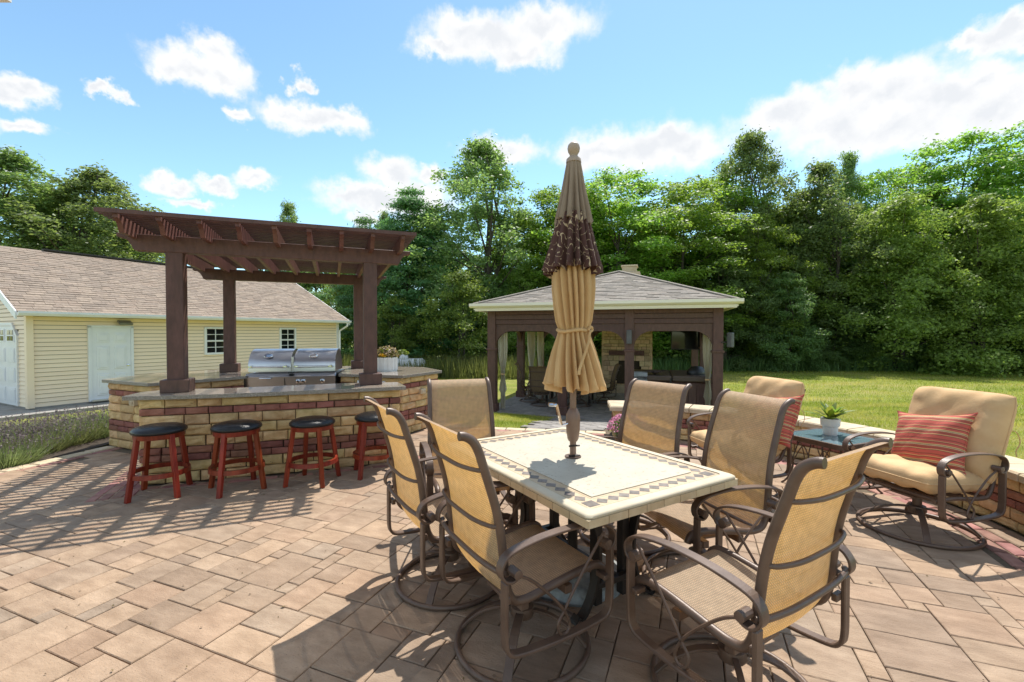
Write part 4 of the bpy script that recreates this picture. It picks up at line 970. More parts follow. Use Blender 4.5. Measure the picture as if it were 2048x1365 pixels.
# pale wedges between the diamonds get a groove of their own
for s in (-1, 1):
    tri.box((0, s * (myr + .043), TZ - .0037), (mxr * 2 + .09, .004, .001)).box((0, s * (myr - .043), TZ - .0037), (mxr * 2 - .09, .004, .001))
    tri.box((s * (mxr + .043), 0, TZ - .00365), (.004, myr * 2 + .09, .001)).box((s * (mxr - .043), 0, TZ - .00365), (.004, myr * 2 - .09, .001))
tri.build('grout_line', m_cap, tbl)
for sy in (-1, 1):                                        # two scrolled iron pedestals
    for sx in (-1, 1):
        pts = sp2([(.26, .04), (.285, .012), (.26, .012), (.21, .05), (.16, .14), (.125, .28), (.14, .42), (.19, .55), (.24, .62), (.27, .672)], 5)
        b = MB().strap([(p[0], p[1]) for p in pts], 0, .05, .018); o = b.build('table_leg', m_iron, tbl, bevel=.003); o.location = (0, sy * .36, 0); o.rotation_euler = (0, 0, -sx * math.pi / 2)
    MB().box((0, sy * .36, .16), (.28, .04, .03)).build('cross_bar', m_iron, tbl, bevel=.003); MB().box((0, sy * .36, .6645), (.60, .05, .034)).build('cross_bar', m_iron, tbl, bevel=.003)
    [MB().box((q * .10, sy * .32, .345), (.05, .05, .62)).build('upright', m_iron, tbl, bevel=.003) for q in (-1, 1)]
MB().box((.20, 0, .664), (.04, 1.2, .036)).box((-.20, 0, .664), (.04, 1.2, .036)).box((0, 0, .17), (.05, .70, .03)).build('stretcher', m_iron, tbl, bevel=.003)
MB().lathe([(.028, 0), (.028, .008), (.05, .008), (.05, .002)], 20, (0, 0, TZ)).build('pole_ring', m_frame, tbl)

# ------------------------------------------------------------------ umbrella and its base
UB = (TC.x, TC.y)
ub = thing('umbrella_base', 'grey rock-textured umbrella base on the paving under the table', 'umbrella base', (UB[0], UB[1], 0))
MB().lathe([(.30, .0), (.31, .02), (.295, .06), (.25, .085), (.12, .11), (.06, .13), (.04, .14)], 28, fn=lambda a, z: 1 + .035 * math.sin(a * 7) + .02 * math.sin(a * 13 + z * 40)).build('weight', m_stoneface, ub, smooth=.7)
MB().lathe([(.030, .12), (.030, .42), (.034, .42), (.034, .45), (.0, .45)], 14).build('sleeve', m_iron, ub, smooth=.6)
um = thing('patio_umbrella', 'closed three tier patio umbrella in taupe, brown scroll print and cream standing in the table', 'umbrella', (UB[0], UB[1], 0), 0.3)
MB().tube([(0, 0, .46), (0, 0, 2.6)], .0195, 12).build('pole', m_pole, um, smooth=.8)
ch_ = MB().lathe([(.026, .84), (.034, .855), (.041, .90), (.043, .97), (.041, 1.005), (.030, 1.03), (.021, 1.04)], 18).build('crank_housing', m_pole, um, smooth=.6)
MB().tube([(-.04, -.01, .95), (-.075, -.012, .945), (-.085, -.014, .96)], .007, 8).box((-.10, -.014, 1.01), (.010, .022, .125), M=Matrix.Rotation(R(-14), 4, 'Y')).tube([(-.118, -.014, 1.068), (-.165, -.014, 1.074)], .011, 8).build('crank_handle', m_chrome, ch_)
pin = MB().tube([(-.035, -.02, .815), (.035, -.02, .815)], .006, 6).tube([(-.035, -.02, .755), (.035, -.02, .755)], .006, 6).build('lock_pin', m_iron, um)
def folds(prof, nf, amp, seed, n=96, twist=0.0, lop=0.0, hem=0.0):
    """gathered cloth hanging round the pole: prof [(r, z)], folds nf deep by amp"""
    r = random.Random(seed); ph = [r.uniform(0, 6.28) for _ in range(6)]; vs = []; fs = []; k = len(prof)
    for i, (rad, z, am) in enumerate(prof):
        for j in range(n):
            a = 2 * math.pi * j / n; aa = a + twist * (z - prof[0][1])
            w = 2.4 * abs(math.sin(aa * nf * .5 + ph[0] + .7 * math.sin(aa * 3 + ph[1]))) - 1.6
            w2 = .5 * math.sin(aa * (nf * 2 + 1) + ph[2]) + .5 * math.sin(aa * 3 + ph[3])
            rr = rad * (1 + am * (w * .75 + w2 * .3))
            rr *= 1 + lop * math.sin(aa * 2 + ph[3]) * (i / k) ** 2
            dz = hem * math.sin(aa * 3 + ph[1]) * max(0, i - k + 4) / 4 + .012 * am * 4 * math.sin(aa * nf * .5 + ph[4]) * (i == k - 1) + (.02 * math.sin(aa * 2 + ph[5]) + .012 * w if i == k - 1 else 0)
            vs.append((rr * math.cos(a), rr * math.sin(a), z + dz))
    for i in range(k - 1):
        for j in range(n): fs.append((i * n + j, i * n + (j + 1) % n, (i + 1) * n + (j + 1) % n, (i + 1) * n + j))
    return MB().add(vs, fs)
def dens_prof(P, m=5):
    out = []
    for a, b in zip(P, P[1:]):
        for t in range(m): out.append(tuple(a[i] + (b[i] - a[i]) * t / m for i in range(3)))
    return out + [P[-1]]
o = folds(dens_prof([(.040, 2.535, .05), (.050, 2.47, .12), (.066, 2.35, .22), (.085, 2.24, .28), (.098, 2.165, .28)]), 14, .2, 3, n=160).build('top_canopy', m_canvas_top, um, smooth=1.2)
# brown flounce with a cream scroll print
def scroll_mat():
    m, nt, N, L, out = new_mat('scroll_print_cloth')
    tc = N.new('ShaderNodeTexCoord'); nz = N.new('ShaderNodeTexNoise'); nz.inputs['Scale'].default_value = 9; nz.inputs['Detail'].default_value = 1; L.new(tc.outputs['Object'], nz.inputs['Vector'])
    ad = N.new('ShaderNodeVectorMath'); ad.operation = 'MULTIPLY_ADD'; L.new(nz.outputs['Color'], ad.inputs[0]); ad.inputs[1].default_value = (.16, .16, .16); L.new(tc.outputs['Object'], ad.inputs[2])
    vo = N.new('ShaderNodeTexVoronoi'); vo.inputs['Scale'].default_value = 17; L.new(ad.outputs[0], vo.inputs['Vector'])
    w = N.new('ShaderNodeMath'); w.operation = 'MULTIPLY'; L.new(vo.outputs['Distance'], w.inputs[0]); w.inputs[1].default_value = 15
    s = N.new('ShaderNodeMath'); s.operation = 'SINE'; L.new(w.outputs[0], s.inputs[0])
    n2 = N.new('ShaderNodeTexNoise'); n2.inputs['Scale'].default_value = 24; L.new(tc.outputs['Object'], n2.inputs['Vector'])
    mu = N.new('ShaderNodeMath'); mu.operation = 'MULTIPLY_ADD'; L.new(n2.outputs['Fac'], mu.inputs[0]); mu.inputs[1].default_value = 1.0; mu.inputs[2].default_value = -.62; 
    su = N.new('ShaderNodeMath'); su.operation = 'ADD'; L.new(s.outputs[0], su.inputs[0]); L.new(mu.outputs[0], su.inputs[1])
    mr = N.new('ShaderNodeMapRange'); mr.inputs['From Min'].default_value = .80; mr.inputs['From Max'].default_value = .90; L.new(su.outputs[0], mr.inputs['Value'])
    mx = N.new('ShaderNodeMix'); mx.data_type = 'RGBA'; L.new(mr.outputs[0], mx.inputs['Factor']); mx.inputs['A'].default_value = (.080, .034, .026, 1); mx.inputs['B'].default_value = (.55, .42, .26, 1)
    p = N.new('ShaderNodeBsdfPrincipled'); p.inputs['Roughness'].default_value = .85; L.new(mx.outputs['Result'], p.inputs['Base Color']); L.new(p.outputs[0], out.inputs[0]); return m
folds(dens_prof([(.082, 2.22, .1), (.100, 2.15, .16), (.125, 2.02, .22), (.148, 1.92, .28), (.156, 1.875, .32)]), 16, .2, 5, n=176).build('flounce', scroll_mat(), um, smooth=1.2)
cn = folds(dens_prof([(.106, 1.93, .14), (.116, 1.86, .18), (.115, 1.76, .20), (.106, 1.66, .22), (.096, 1.57, .22), (.084, 1.515, .14), (.089, 1.48, .2), (.108, 1.40, .28), (.128, 1.30, .33), (.140, 1.22, .36), (.145, 1.175, .40)]), 16, .2, 8, n=192, twist=.6, lop=.16, hem=.02).build('canopy', m_canvas, um, smooth=1.3)
tie = MB().tube([(.096 * math.cos(a), .096 * math.sin(a), 1.512 + .006 * math.sin(3 * a)) for a in [2 * math.pi * i / 32 for i in range(32)]], .0105, 6, closed=True)
tie.tube(spline([(.05, -.095, 1.515), (.075, -.088, 1.535), (.085, -.082, 1.515), (.06, -.10, 1.50), (.045, -.118, 1.45), (.02, -.135, 1.40), (-.03, -.158, 1.30), (-.04, -.165, 1.26)], 4), .0085, 6)
tie.build('tie_strap', m_canvas, um, smooth=.8)
MB().lathe([(.046, 2.525), (.044, 2.545), (.034, 2.555), (.023, 2.565), (.025, 2.575), (.034, 2.59), (.038, 2.61), (.034, 2.63), (.021, 2.645), (0, 2.65)], 20).build('finial', mat('finial_wood', (.34, .25, .18), .5, c2=(.42, .32, .24)), um, smooth=.7)

# ------------------------------------------------------------------ lounge chairs with cushions
def pillow(w, l, t, name, mt, parent, nx=18, ny=18, edge=.22, pinch=.0, wr=.006, seed=0, corner=.05):
    """stuffed cushion lying in x-y: flat in the middle, rounded towards the seams"""
    r = random.Random(seed); ph = [r.uniform(0, 6.28) for _ in range(8)]; vs = []; fs = []
    def pt(u, v, s):
        x = u * w / 2; y = v * l / 2
        k = 1 - pinch * (1 - abs(v) ** 2) * (abs(u) ** 4); k2 = 1 - pinch * (1 - abs(u) ** 2) * (abs(v) ** 4)
        x *= k; y *= k2
        h = (1 - abs(u) ** (1 / edge)) ** .5 * (1 - abs(v) ** (1 / edge)) ** .5
        cr = min(1, abs(u)) ** 6 * min(1, abs(v)) ** 6
        x *= 1 - corner * cr; y *= 1 - corner * cr
        n_ = wr * (math.sin(9 * u + 5 * v + ph[0]) * math.sin(3 * v + ph[1]) + .6 * math.sin(17 * v - 4 * u + ph[2]) * (abs(u) ** 2) + .6 * math.sin(15 * u + ph[3]) * abs(v) ** 2)
        return (x, y, s * (t / 2 * h + n_ * h))
    for s in (1, -1):
        o = len(vs)
        for i in range(nx + 1):
            for j in range(ny + 1):
                u = math.sin(math.pi / 2 * (-1 + 2 * i / nx)); v = math.sin(math.pi / 2 * (-1 + 2 * j / ny)); vs.append(pt(u, v, s))
        for i in range(nx):
            for j in range(ny):
                q = [o + i * (ny + 1) + j, o + (i + 1) * (ny + 1) + j, o + (i + 1) * (ny + 1) + j + 1, o + i * (ny + 1) + j + 1]; fs.append(tuple(q if s > 0 else q[::-1]))
    b = MB().add(vs, fs); ob = b.build(name, mt, parent); me = ob.data
    me.polygons.foreach_set('use_smooth', [True] * len(me.polygons))
    wv = [(math.sin(math.pi / 2 * (-1 + 2 * i / 14)), -1) for i in range(15)] + [(1, math.sin(math.pi / 2 * (-1 + 2 * i / 14))) for i in range(1, 15)] + [(math.sin(math.pi / 2 * (1 - 2 * i / 14)), 1) for i in range(1, 15)] + [(-1, math.sin(math.pi / 2 * (1 - 2 * i / 14))) for i in range(1, 14)]
    return ob, [pt(u, v, 0) for u, v in wv]
def make_lounge(label):
    t = thing('lounge_chair', label, 'lounge chair', group='cushioned swivel lounge chairs')
    s, seam = pillow(.60, .60, .155, 'seat_cushion', m_cush, t, nx=30, ny=30, edge=.11, seed=2, wr=.010); s.location = (0, .02, .435); s.rotation_euler = (R(4), 0, 0)
    MB().tube([(a, b, c) for a, b, c in seam], .0055, 5, closed=True).build('piping', m_cush, s)
    b, seam = pillow(.655, .67, .20, 'back_cushion', m_cush, t, nx=34, ny=34, edge=.14, seed=5, wr=.010); b.location = (0, -.345, .735); b.rotation_euler = (R(90 + 20) , 0, 0)
    MB().tube(seam, .0055, 5, closed=True).build('piping', m_cush, b)
    for sx in (-1, 1):
        side_frame(t, sx, m_frame, X=.345)
        MB().tube(spline([(sx * .30, .27, .335), (sx * .30, .1, .345), (sx * .30, -.16, .325), (sx * .30, -.24, .36), (sx * .29, -.31, .5), (sx * .29, -.40, .75), (sx * .29, -.49, .98)], 4), .015, 8).build('side_rail', m_frame, t, smooth=.8)
        MB().box((sx * .322, .25, .335), (.06, .03, .022)).build('rail_bracket', m_frame, t)
        MB().tube(spline([(sx * .31, -.40, .80), (sx * .335, -.43, .79), (sx * .35, -.44, .72), (sx * .34, -.42, .66), (sx * .35, -.41, .62)], 4), .006, 5, squash=.5).build('cushion_tie', m_cush, t, smooth=.8)
    MB().tube([(-.29, -.40, .76), (.29, -.40, .76)], .010, 8).build('back_brace', m_frame, t, smooth=.8)
    for y_, z_ in ((-.2, .33), (.22, .335), (-.485, .97)): MB().tube([(-.295, y_, z_), (.295, y_, z_)], .0115, 8).build('seat_brace' if z_ < .5 else 'back_brace', m_frame, t, smooth=.8)
    swivel_base(t, m_frame, rad=.36, h=.285)
    return t
def stripe_mat():
    m, nt, N, L, out = new_mat('striped_cloth')
    tc = N.new('ShaderNodeTexCoord'); sp = N.new('ShaderNodeSeparateXYZ'); L.new(tc.outputs['Object'], sp.inputs[0])
    a = N.new('ShaderNodeMath'); a.operation = 'MULTIPLY'; L.new(sp.outputs[1], a.inputs[0]); a.inputs[1].default_value = 8.5
    f = N.new('ShaderNodeMath'); f.operation = 'FRACT'; L.new(a.outputs[0], f.inputs[0])
    r = N.new('ShaderNodeValToRGB'); r.color_ramp.interpolation = 'CONSTANT'; e = r.color_ramp.elements
    RED, RST, GLD, BLK, CRM = (.50, .095, .065), (.36, .085, .05), (.55, .36, .15), (.05, .03, .025), (.62, .47, .28)
    stops = [(0, RED), (.20, BLK), (.225, GLD), (.27, RED), (.33, BLK), (.35, RST), (.47, CRM), (.505, BLK), (.53, GLD), (.60, RED), (.72, BLK), (.735, RST), (.78, GLD), (.815, RED), (.93, BLK), (.95, RST)]
    while len(e) < len(stops): e.new(.5)
    for x, (p, c) in zip(e, stops): x.position = p; x.color = c4(c)
    L.new(f.outputs[0], r.inputs[0]); p = N.new('ShaderNodeBsdfPrincipled'); p.inputs['Roughness'].default_value = .85; L.new(r.outputs[0], p.inputs['Base Color'])
    n = N.new('ShaderNodeTexNoise'); n.inputs['Scale'].default_value = 25; L.new(tc.outputs['Object'], n.inputs['Vector']); b = N.new('ShaderNodeBump'); b.inputs['Strength'].default_value = .3; b.inputs['Distance'].default_value = .01
    L.new(n.outputs['Fac'], b.inputs['Height']); L.new(b.outputs[0], p.inputs['Normal']); L.new(p.outputs[0], out.inputs[0]); return m
m_stripe = stripe_mat()
LG = [((3.10, 3.46), (-.97, -.22), 'tan cushioned lounge chair nearer the camera, beside the bare stretch of curved wall'), ((2.16, 4.38), (-.97, -.20), 'tan cushioned lounge chair behind the dining chairs, on the far side of the glass table')]
lp = None
for k, ((x, y), (fx, fy), lab) in enumerate(LG):
    if lp is None: lp = make_lounge(lab); c = lp
    else: c = copy_tree(lp)
    c.location = (x, y, 0); rz = math.atan2(fy, fx) - math.pi / 2; c.rotation_euler = (0, 0, rz); c['label'] = lab
    pl = thing('throw_pillow', ['red striped throw pillow standing fully in view on the near lounge chair', 'red striped throw pillow half hidden on the far lounge chair'][k], 'pillow', (0, 0, 0), 0, 'striped throw pillows')
    pw, seam = pillow(.53, .46, .20, 'pillow_cover', m_stripe, pl, edge=.45, pinch=.10, seed=3 + k, wr=.012, corner=-.06)
    MB().tube(seam, .0045, 5, closed=True).build('piping', m_stripe, pw)
    pl.matrix_world = Matrix.Translation((x, y, 0)) @ Matrix.Rotation(rz, 4, 'Z') @ Matrix.Translation((.04 if k == 0 else -.24, -.165 if k == 0 else -.20, .655 if k == 0 else .70)) @ Matrix.Rotation(R(8), 4, 'Y') @ Matrix.Rotation(R(90 + 24), 4, 'X')

# ------------------------------------------------------------------ side table, potted plant
st_ = thing('side_table', 'square glass topped metal side table between the lounge chairs', 'table', (3.08, 4.38, 0), R(22))
fo = rrect(.62, .62, .06, 5); fi = rrect(.57, .57, .04, 5); n = len(fo)
b = MB(); 
for pl_, z in ((fo, .455), (fo, .502), (fi, .502), (fi, .455)): b.v += [(x, y, z) for x, y in pl_]
b.f = [(k * n + i, k * n + (i + 1) % n, ((k + 1) % 4) * n + (i + 1) % n, ((k + 1) % 4) * n + i) for k in range(4) for i in range(n)]
b.build('frame', m_frame, st_, bevel=.003)
mg, nt, N, L, out = new_mat('pebbled_glass'); p = N.new('ShaderNodeBsdfPrincipled'); p.inputs['Base Color'].default_value = (.15, .235, .27, 1); p.inputs['Roughness'].default_value = .16; p.inputs['Transmission Weight'].default_value = .2; p.inputs['IOR'].default_value = 1.5  # blue-grey base colour stands in for the sky reflected in the glass
tcn = N.new('ShaderNodeTexCoord'); vn = N.new('ShaderNodeTexNoise'); vn.inputs['Scale'].default_value = 55; L.new(tcn.outputs['Object'], vn.inputs['Vector']); bn = N.new('ShaderNodeBump'); bn.inputs['Strength'].default_value = .25; bn.inputs['Distance'].default_value = .004; L.new(vn.outputs['Fac'], bn.inputs['Height']); L.new(bn.outputs[0], p.inputs['Normal']); L.new(p.outputs[0], out.inputs[0])
MB().prism(fi, .490, .4975).build('glass_top', mg, st_)
for sx in (-1, 1):
    for sy in (-1, 1):
        MB().tube(spline([(sx * .26, sy * .26, .46), (sx * .24, sy * .24, .32), (sx * .22, sy * .22, .2), (sx * .25, sy * .25, .06), (sx * .29, sy * .29, .0)], 5), .0095, 7).build('leg', m_frame, st_, smooth=.8)
w = MB()
for a in range(4):
    M_ = Matrix.Rotation(a * math.pi / 2, 4, 'Z')
    w.tube([M_ @ p for p in spline([(-.22, .24, .20), (-.11, .24, .40), (-.045, .24, .30), (-.02, .24, .18), (0, .24, .13), (.02, .24, .18), (.045, .24, .30), (.11, .24, .40), (.22, .24, .20)], 5)], .0055, 5)
    w.tube([M_ @ Vector(p) for p in ((-.22, .22, .20), (.22, .22, .20))], .008, 6)
w.build('wire_scroll', m_frame, st_, smooth=.8)
def leaf_strip(pts, w, mb, fold=.25):
    k = len(pts)
    for i in range(k - 1):
        p, q = Vector(pts[i]), Vector(pts[i + 1]); d = (q - p).normalized(); sd = d.cross(Vector((0, 0, 1)));
        if sd.length < .1: sd = Vector((1, 0, 0))
        sd.normalize(); w0 = w * math.sin(math.pi * (.12 + .88 * i / (k - 1))) + .001; w1 = w * math.sin(math.pi * (.12 + .88 * (i + 1) / (k - 1))) * (i + 1 < k - 1) + .001; up = Vector((0, 0, 1))
        mb.add([p - sd * w0 + up * w0 * fold, p, q, q - sd * w1 + up * w1 * fold], [(0, 1, 2, 3)]); mb.add([p, p + sd * w0 + up * w0 * fold, q + sd * w1 + up * w1 * fold, q], [(0, 1, 2, 3)])
pp = thing('potted_plant', 'small bright green fern in a white ceramic pot on the glass side table', 'plant', (3.13, 4.46, .498))
MB().lathe([(.058, 0), (.062, .006), (.066, .085), (.078, .09), (.082, .10), (.084, .16), (.079, .163), (.074, .16), (.072, .135), (0, .135)], 28).build('pot', m_pot, pp, smooth=.6)
MB().lathe([(0, .140), (.071, .138)], 16).build('soil', m_soil, pp)
rl = random.Random(6)
for i in range(30):
    a = rl.uniform(0, 6.28); el = rl.uniform(.5, 1.3); ln = rl.uniform(.19, .29); b = MB(); pts = []
    for t in np.linspace(0, 1, 7): pts.append((math.cos(a) * ln * t * math.cos(el) * 1.1, math.sin(a) * ln * t * math.cos(el) * 1.1, .14 + ln * (t * math.sin(el) - .28 * t * t)))
    leaf_strip(pts, rl.uniform(.020, .032), b); b.build('leaf', lf_bright, pp)

# ------------------------------------------------------------------ bar stools
def make_stool(label):
    t = thing('bar_stool', label, 'bar stool', group='backless bar stools along the bar')
    MB().lathe([(.0, .622), (.08, .621), (.15, .614), (.195, .600), (.214, .582), (.216, .566), (.208, .556), (.0, .554)], 36).build('seat_pad', m_leather, t, smooth=.9)
    MB().lathe([(.196, .512), (.200, .553), (.170, .553), (.170, .512), (.196, .512)], 36).build('apron', m_cherry, t, smooth=.5)
    for k in range(4):
        a = math.pi / 2 * k; o = MB(); top, bot = .178, .262; hw = .0195
        vs = []
        for (r_, z) in ((bot, 0), (top, .552)):
            for sx, sy in ((-1, -1), (1, -1), (1, 1), (-1, 1)): vs.append((r_ + sx * hw, sy * hw, z))
        o.add(vs, [(3, 2, 1, 0), (4, 5, 6, 7)] + [(i, (i + 1) % 4, 4 + (i + 1) % 4, 4 + i) for i in range(4)])
        ob = o.build('leg', m_cherry, t, bevel=.003); ob.rotation_euler = (0, 0, a)
    MB().lathe([(.215, .185), (.239, .185), (.234, .225), (.210, .225), (.215, .185)], 40).build('foot_ring', m_cherry, t, smooth=.5)
    return t
STO = [((-3.28, 4.22), -114, 'backless cherry bar stool in front of the end of the bar nearest the garage door'), ((-2.645, 4.36), -92, 'backless cherry bar stool second along the bar, below the grill hoods'), ((-2.01, 4.57), -48, 'backless bright red bar stool third along the bar, in full sun'), ((-1.46, 4.86), -20, 'backless bar stool half hidden behind the amber chair back at the bar')]
sp_ = None
for (x, y), a, lab in STO:
    if sp_ is None: c = sp_ = make_stool(lab)
    else: c = copy_tree(sp_)
    c.location = (x, y, 0); c.rotation_euler = (0, 0, R(a)); c.scale = (1, 1, 1.045); c['label'] = lab

# ------------------------------------------------------------------ grill
gr = thing('gas_grill', 'double hooded stainless steel gas grill built into the stone island', 'grill', (-3.26, 6.72, 0.0), R(10))
gr.scale = (.96, 1, 1)
GWD = 1.30
MB().box((0, .36, .83), (GWD, .66, .14)).build('grill_body', m_steel, gr, bevel=.004)
pn = MB().extrude([(-.03, .66), (-.06, .86), (0.02, .90), (0.1, .90), (.1, .64)], lambda p, q, a: (a, p, q), -GWD / 2, GWD / 2).build('control_panel', m_steel, gr, bevel=.003)
for i, s in enumerate((-1, 1)):
    cx = s * .326; hp = [(.04, .925)] + [(.06 + .27 - .29 * math.cos(t), .985 + .27 * math.sin(t)) for t in np.linspace(0, math.pi * .62, 12)] + [(.58, 1.06), (.60, .925)]
    h = MB().extrude(hp, lambda p, q, a: (a, p, q), cx - .305, cx + .305).build('hood', m_steel, gr, smooth=.5)
    MB().tube([(cx - .27, -.03, 1.00), (cx + .27, -.03, 1.00)], .015, 10).build('hood_handle', m_chrome, h, smooth=.7)
    for e in (-.245, .245): MB().tube([(cx + e, -.03, 1.00), (cx + e, .06, 1.01)], .013, 8).lathe([(.03, 0), (.03, .02), (0, .025)], 12, (cx + e, -.045, .995)).build('handle_bracket', m_chrome, h)
    q = MB().lathe([(.0, .012), (.040, .012), (.046, .006), (.048, 0)], 20).build('thermometer', m_chrome, h, smooth=.6)
    q.matrix_local = Matrix.Translation((cx - .03, .078, 1.155)) @ Matrix.Rotation(R(52), 4, 'X') @ Matrix.Diagonal((1.35, .85, 1, 1))
    q2 = MB().lathe([(0, .0145), (.034, .0145), (.036, .010)], 16).build('dial', m_black, h); q2.matrix_local = q.matrix_local.copy()
MB().box((0, .30, 1.03), (.035, .5, .22)).build('divider', m_steel, gr); MB().box((0, -.025, .912), (.075, .07, .02)).build('divider', m_black, gr)
for x in (.11, .185, .46):
    q = MB().lathe([(.030, 0), (.033, .012), (.026, .016), (.022, .045), (.0, .048)], 16).build('control_knob', m_chrome, pn, smooth=.5); q.matrix_local = Matrix.Translation((x, -.048, .785)) @ Matrix.Rotation(R(97), 4, 'X')
MB().tube([(-.42, -.055, .845), (-.42, -.105, .84), (-.26, -.105, .84), (-.26, -.055, .845)], .010, 8).build('tray_handle', m_chrome, pn)
MB().box((-.085, -.056, .78), (.006, .01, .12)).build('tray_seam', m_black, pn)

# ------------------------------------------------------------------ planter with flowers on the island
pl = thing('flower_planter', 'white panelled planter of mixed pink and yellow flowers on the island top', 'planter', (-2.02, 7.36, ZC), .3)
oc = [(.165 * math.cos(R(22.5 + 45 * i)), .165 * math.sin(R(22.5 + 45 * i))) for i in range(8)]
MB().prism(oc, 0, .22).build('box', m_pot, pl)
pm_ = MB().box((0, 0, .12), (.052, .014, .20)).mesh('panel', m_pot)
for i in range(8):
    for s in (-.031, .031):
        a = R(45 * i); o = link('panel', pm_, pl); d = .1525 + .004; o.location = (math.cos(a) * d - math.sin(a) * s, math.sin(a) * d + math.cos(a) * s, 0); o.rotation_euler = (0, 0, a + math.pi / 2)
def leaf_cloud(n, c, rad, size, mt, name, parent, seed, flat=1.0, shell=.5, up=.5):
    r = np.random.default_rng(seed); d = r.normal(size=(n, 3)); d /= np.linalg.norm(d, axis=1)[:, None]; d[:, 2] = np.abs(d[:, 2]) * .9 - .1
    q = np.array(c) + d * (rad * (shell + (1 - shell) * r.random(n))[:, None]) * np.array([1, 1, flat])
    return link(name, leaf_mesh(name, q, d, size, mt, r, up), parent)
def leaf_mesh(name, q, d, size, mt, r, up=.5, asp=.62):
    n = len(q); nr = d * .7 + r.normal(size=(n, 3)) * .55 + np.array([0, 0, up]); nr /= np.linalg.norm(nr, axis=1)[:, None]
    a = r.normal(size=(n, 3)); t = np.cross(nr, a); t /= np.linalg.norm(t, axis=1)[:, None]; b = np.cross(nr, t)
    s = (size * r.uniform(.65, 1.35, n))[:, None]
    v = np.stack([q - t * s * .5, q + b * s * .5 * asp - nr * s * .08, q + t * s * .5, q - b * s * .5 * asp - nr * s * .08], 1).reshape(-1, 3)
    return np_mesh(name, v, np.arange(n * 4), 4, mt)
leaf_cloud(520, (0, 0, .25), .21, .045, lf_mixed, 'coleus_foliage', pl, 4, .95)
leaf_cloud(260, (0, 0, .24), .19, .05, lf_bright, 'foliage', pl, 5, 1)
leaf_cloud(130, (.24, .05, .27), .11, .06, lf_bright, 'foliage', pl, 6, .8)
leaf_cloud(60, (-.07, -.13, .25), .07, .04, lf_yellow, 'blossom', pl, 7, .8)
fp = thing('pink_flowers', 'clump of pink flowers in a low pot beside the square wall pier', 'flowers', (1.53, 5.98, 0))
MB().lathe([(.13, 0), (.17, .2), (.18, .22), (.16, .22), (.15, .2), (0, .2)], 20).build('pot', m_iron, fp, smooth=.6)
leaf_cloud(500, (0, 0, .22), .26, .05, lf_dark, 'foliage', fp, 8, .8); leaf_cloud(700, (0, 0, .25), .28, .034, lf_pink, 'blossom', fp, 9, .85, .85)

# ------------------------------------------------------------------ things in and around the gazebo
GM = Matrix.Translation(GZO) @ Matrix.Rotation(GZA, 4, 'Z')
def gp(x, y, z=0): return GM @ Vector((x, y, z))
fpz = thing('fireplace', 'tall stone fireplace with chimney at the back of the gazebo', 'fireplace', gp(3.12, 4.9), GZA); fpz.scale = (.93, 1, 1)
st2 = MB(); rq = random.Random(9)
def stones(mb, x0, x1, z0, z1, y, nrm=-1, holes=()):
    z = z0
    while z < z1 - .02:
        h = min(rq.choice((.10, .14, .18)), z1 - z); x = x0
        while x < x1 - .02:
            w = min(rq.uniform(.14, .36), x1 - x); cx, cz = x + w / 2, z + h / 2
            if not any(a < cx < b and c < cz < d for a, b, c, d in holes): mb.box((cx, y, cz), (w - .012, .08 + rq.uniform(0, .03), h - .012))
            x += w
        z += h
MB().box((0, .40, 1.25), (1.70, .62, 2.5)).build('chimney_breast', m_core, fpz)
stones(st2, -.88, .88, 0, 2.55, .06, holes=((-.42, .42, .25, 1.0),))
for s in (-1, 1):
    z = 0
    while z < 2.5:
        h = rq.choice((.12, .16)); st2.box((s * .86, .25, z + h / 2), (.09, .36, h - .012)); st2.box((s * .86, .58, z + h / 2), (.08, .28, h - .012)); z += h
tag(st2.build('stonework', m_fire, fpz), kind='stuff')
MB().box((0, .035, .62), (.86, .02, .76)).build('firebox', m_core, fpz); MB().box((0, -.05, 1.34), (1.25, .22, .15)).build('mantel', m_wood, fpz, bevel=.01); MB().box((0, -.2, .12), (1.9, .5, .24)).build('hearth', m_cap, fpz, bevel=.01)
MB().box((.05, 1.0, 3.25), (.56, .5, 1.6)).build('chimney', m_fire, fpz); MB().box((.05, 1.0, 4.10), (.80, .7, .14)).box((.05, 1.0, 4.27), (.54, .5, .2)).box((.05, 1.0, 4.40), (.62, .56, .06)).build('chimney_cap', m_cap, fpz, bevel=.01)
tv = thing('television', 'black flat television hung under the gazebo roof', 'television', gp(5.05, 3.0, 1.86), GZA)
MB().box((0, 0, 0), (1.15, .06, .66)).build('casing', m_black, tv, bevel=.01); MB().box((0, -.033, 0), (1.10, .006, .61)).build('screen', m_glassdark, tv); MB().box((0, .06, .42), (.10, .06, .42)).build('bracket', m_iron, tv)
for k, (x, y, z, lab) in enumerate(((3.42, -.20, 1.92, 'grey outdoor speaker mounted on the middle front post of the gazebo'), (GZW + .26, -.02, 1.86, 'grey outdoor speaker sticking out from the corner post of the gazebo'))):
    s = thing('speaker', lab, 'speaker', gp(x, y, z), GZA + (0 if k == 0 else .9), 'outdoor speakers on the gazebo')
    MB().box((0, 0, 0), (.12, .12, .33)).build('cabinet', mat('speaker_grey', (.10, .10, .10), .6), s, bevel=.02, seg=2); MB().box((0, .09 if k == 0 else 0, -.05), (.03, .10, .03)).box((-.14 if k else 0, 0.06, -.05), (.22 if k else .03, .03, .03)).build('bracket', m_iron, s)
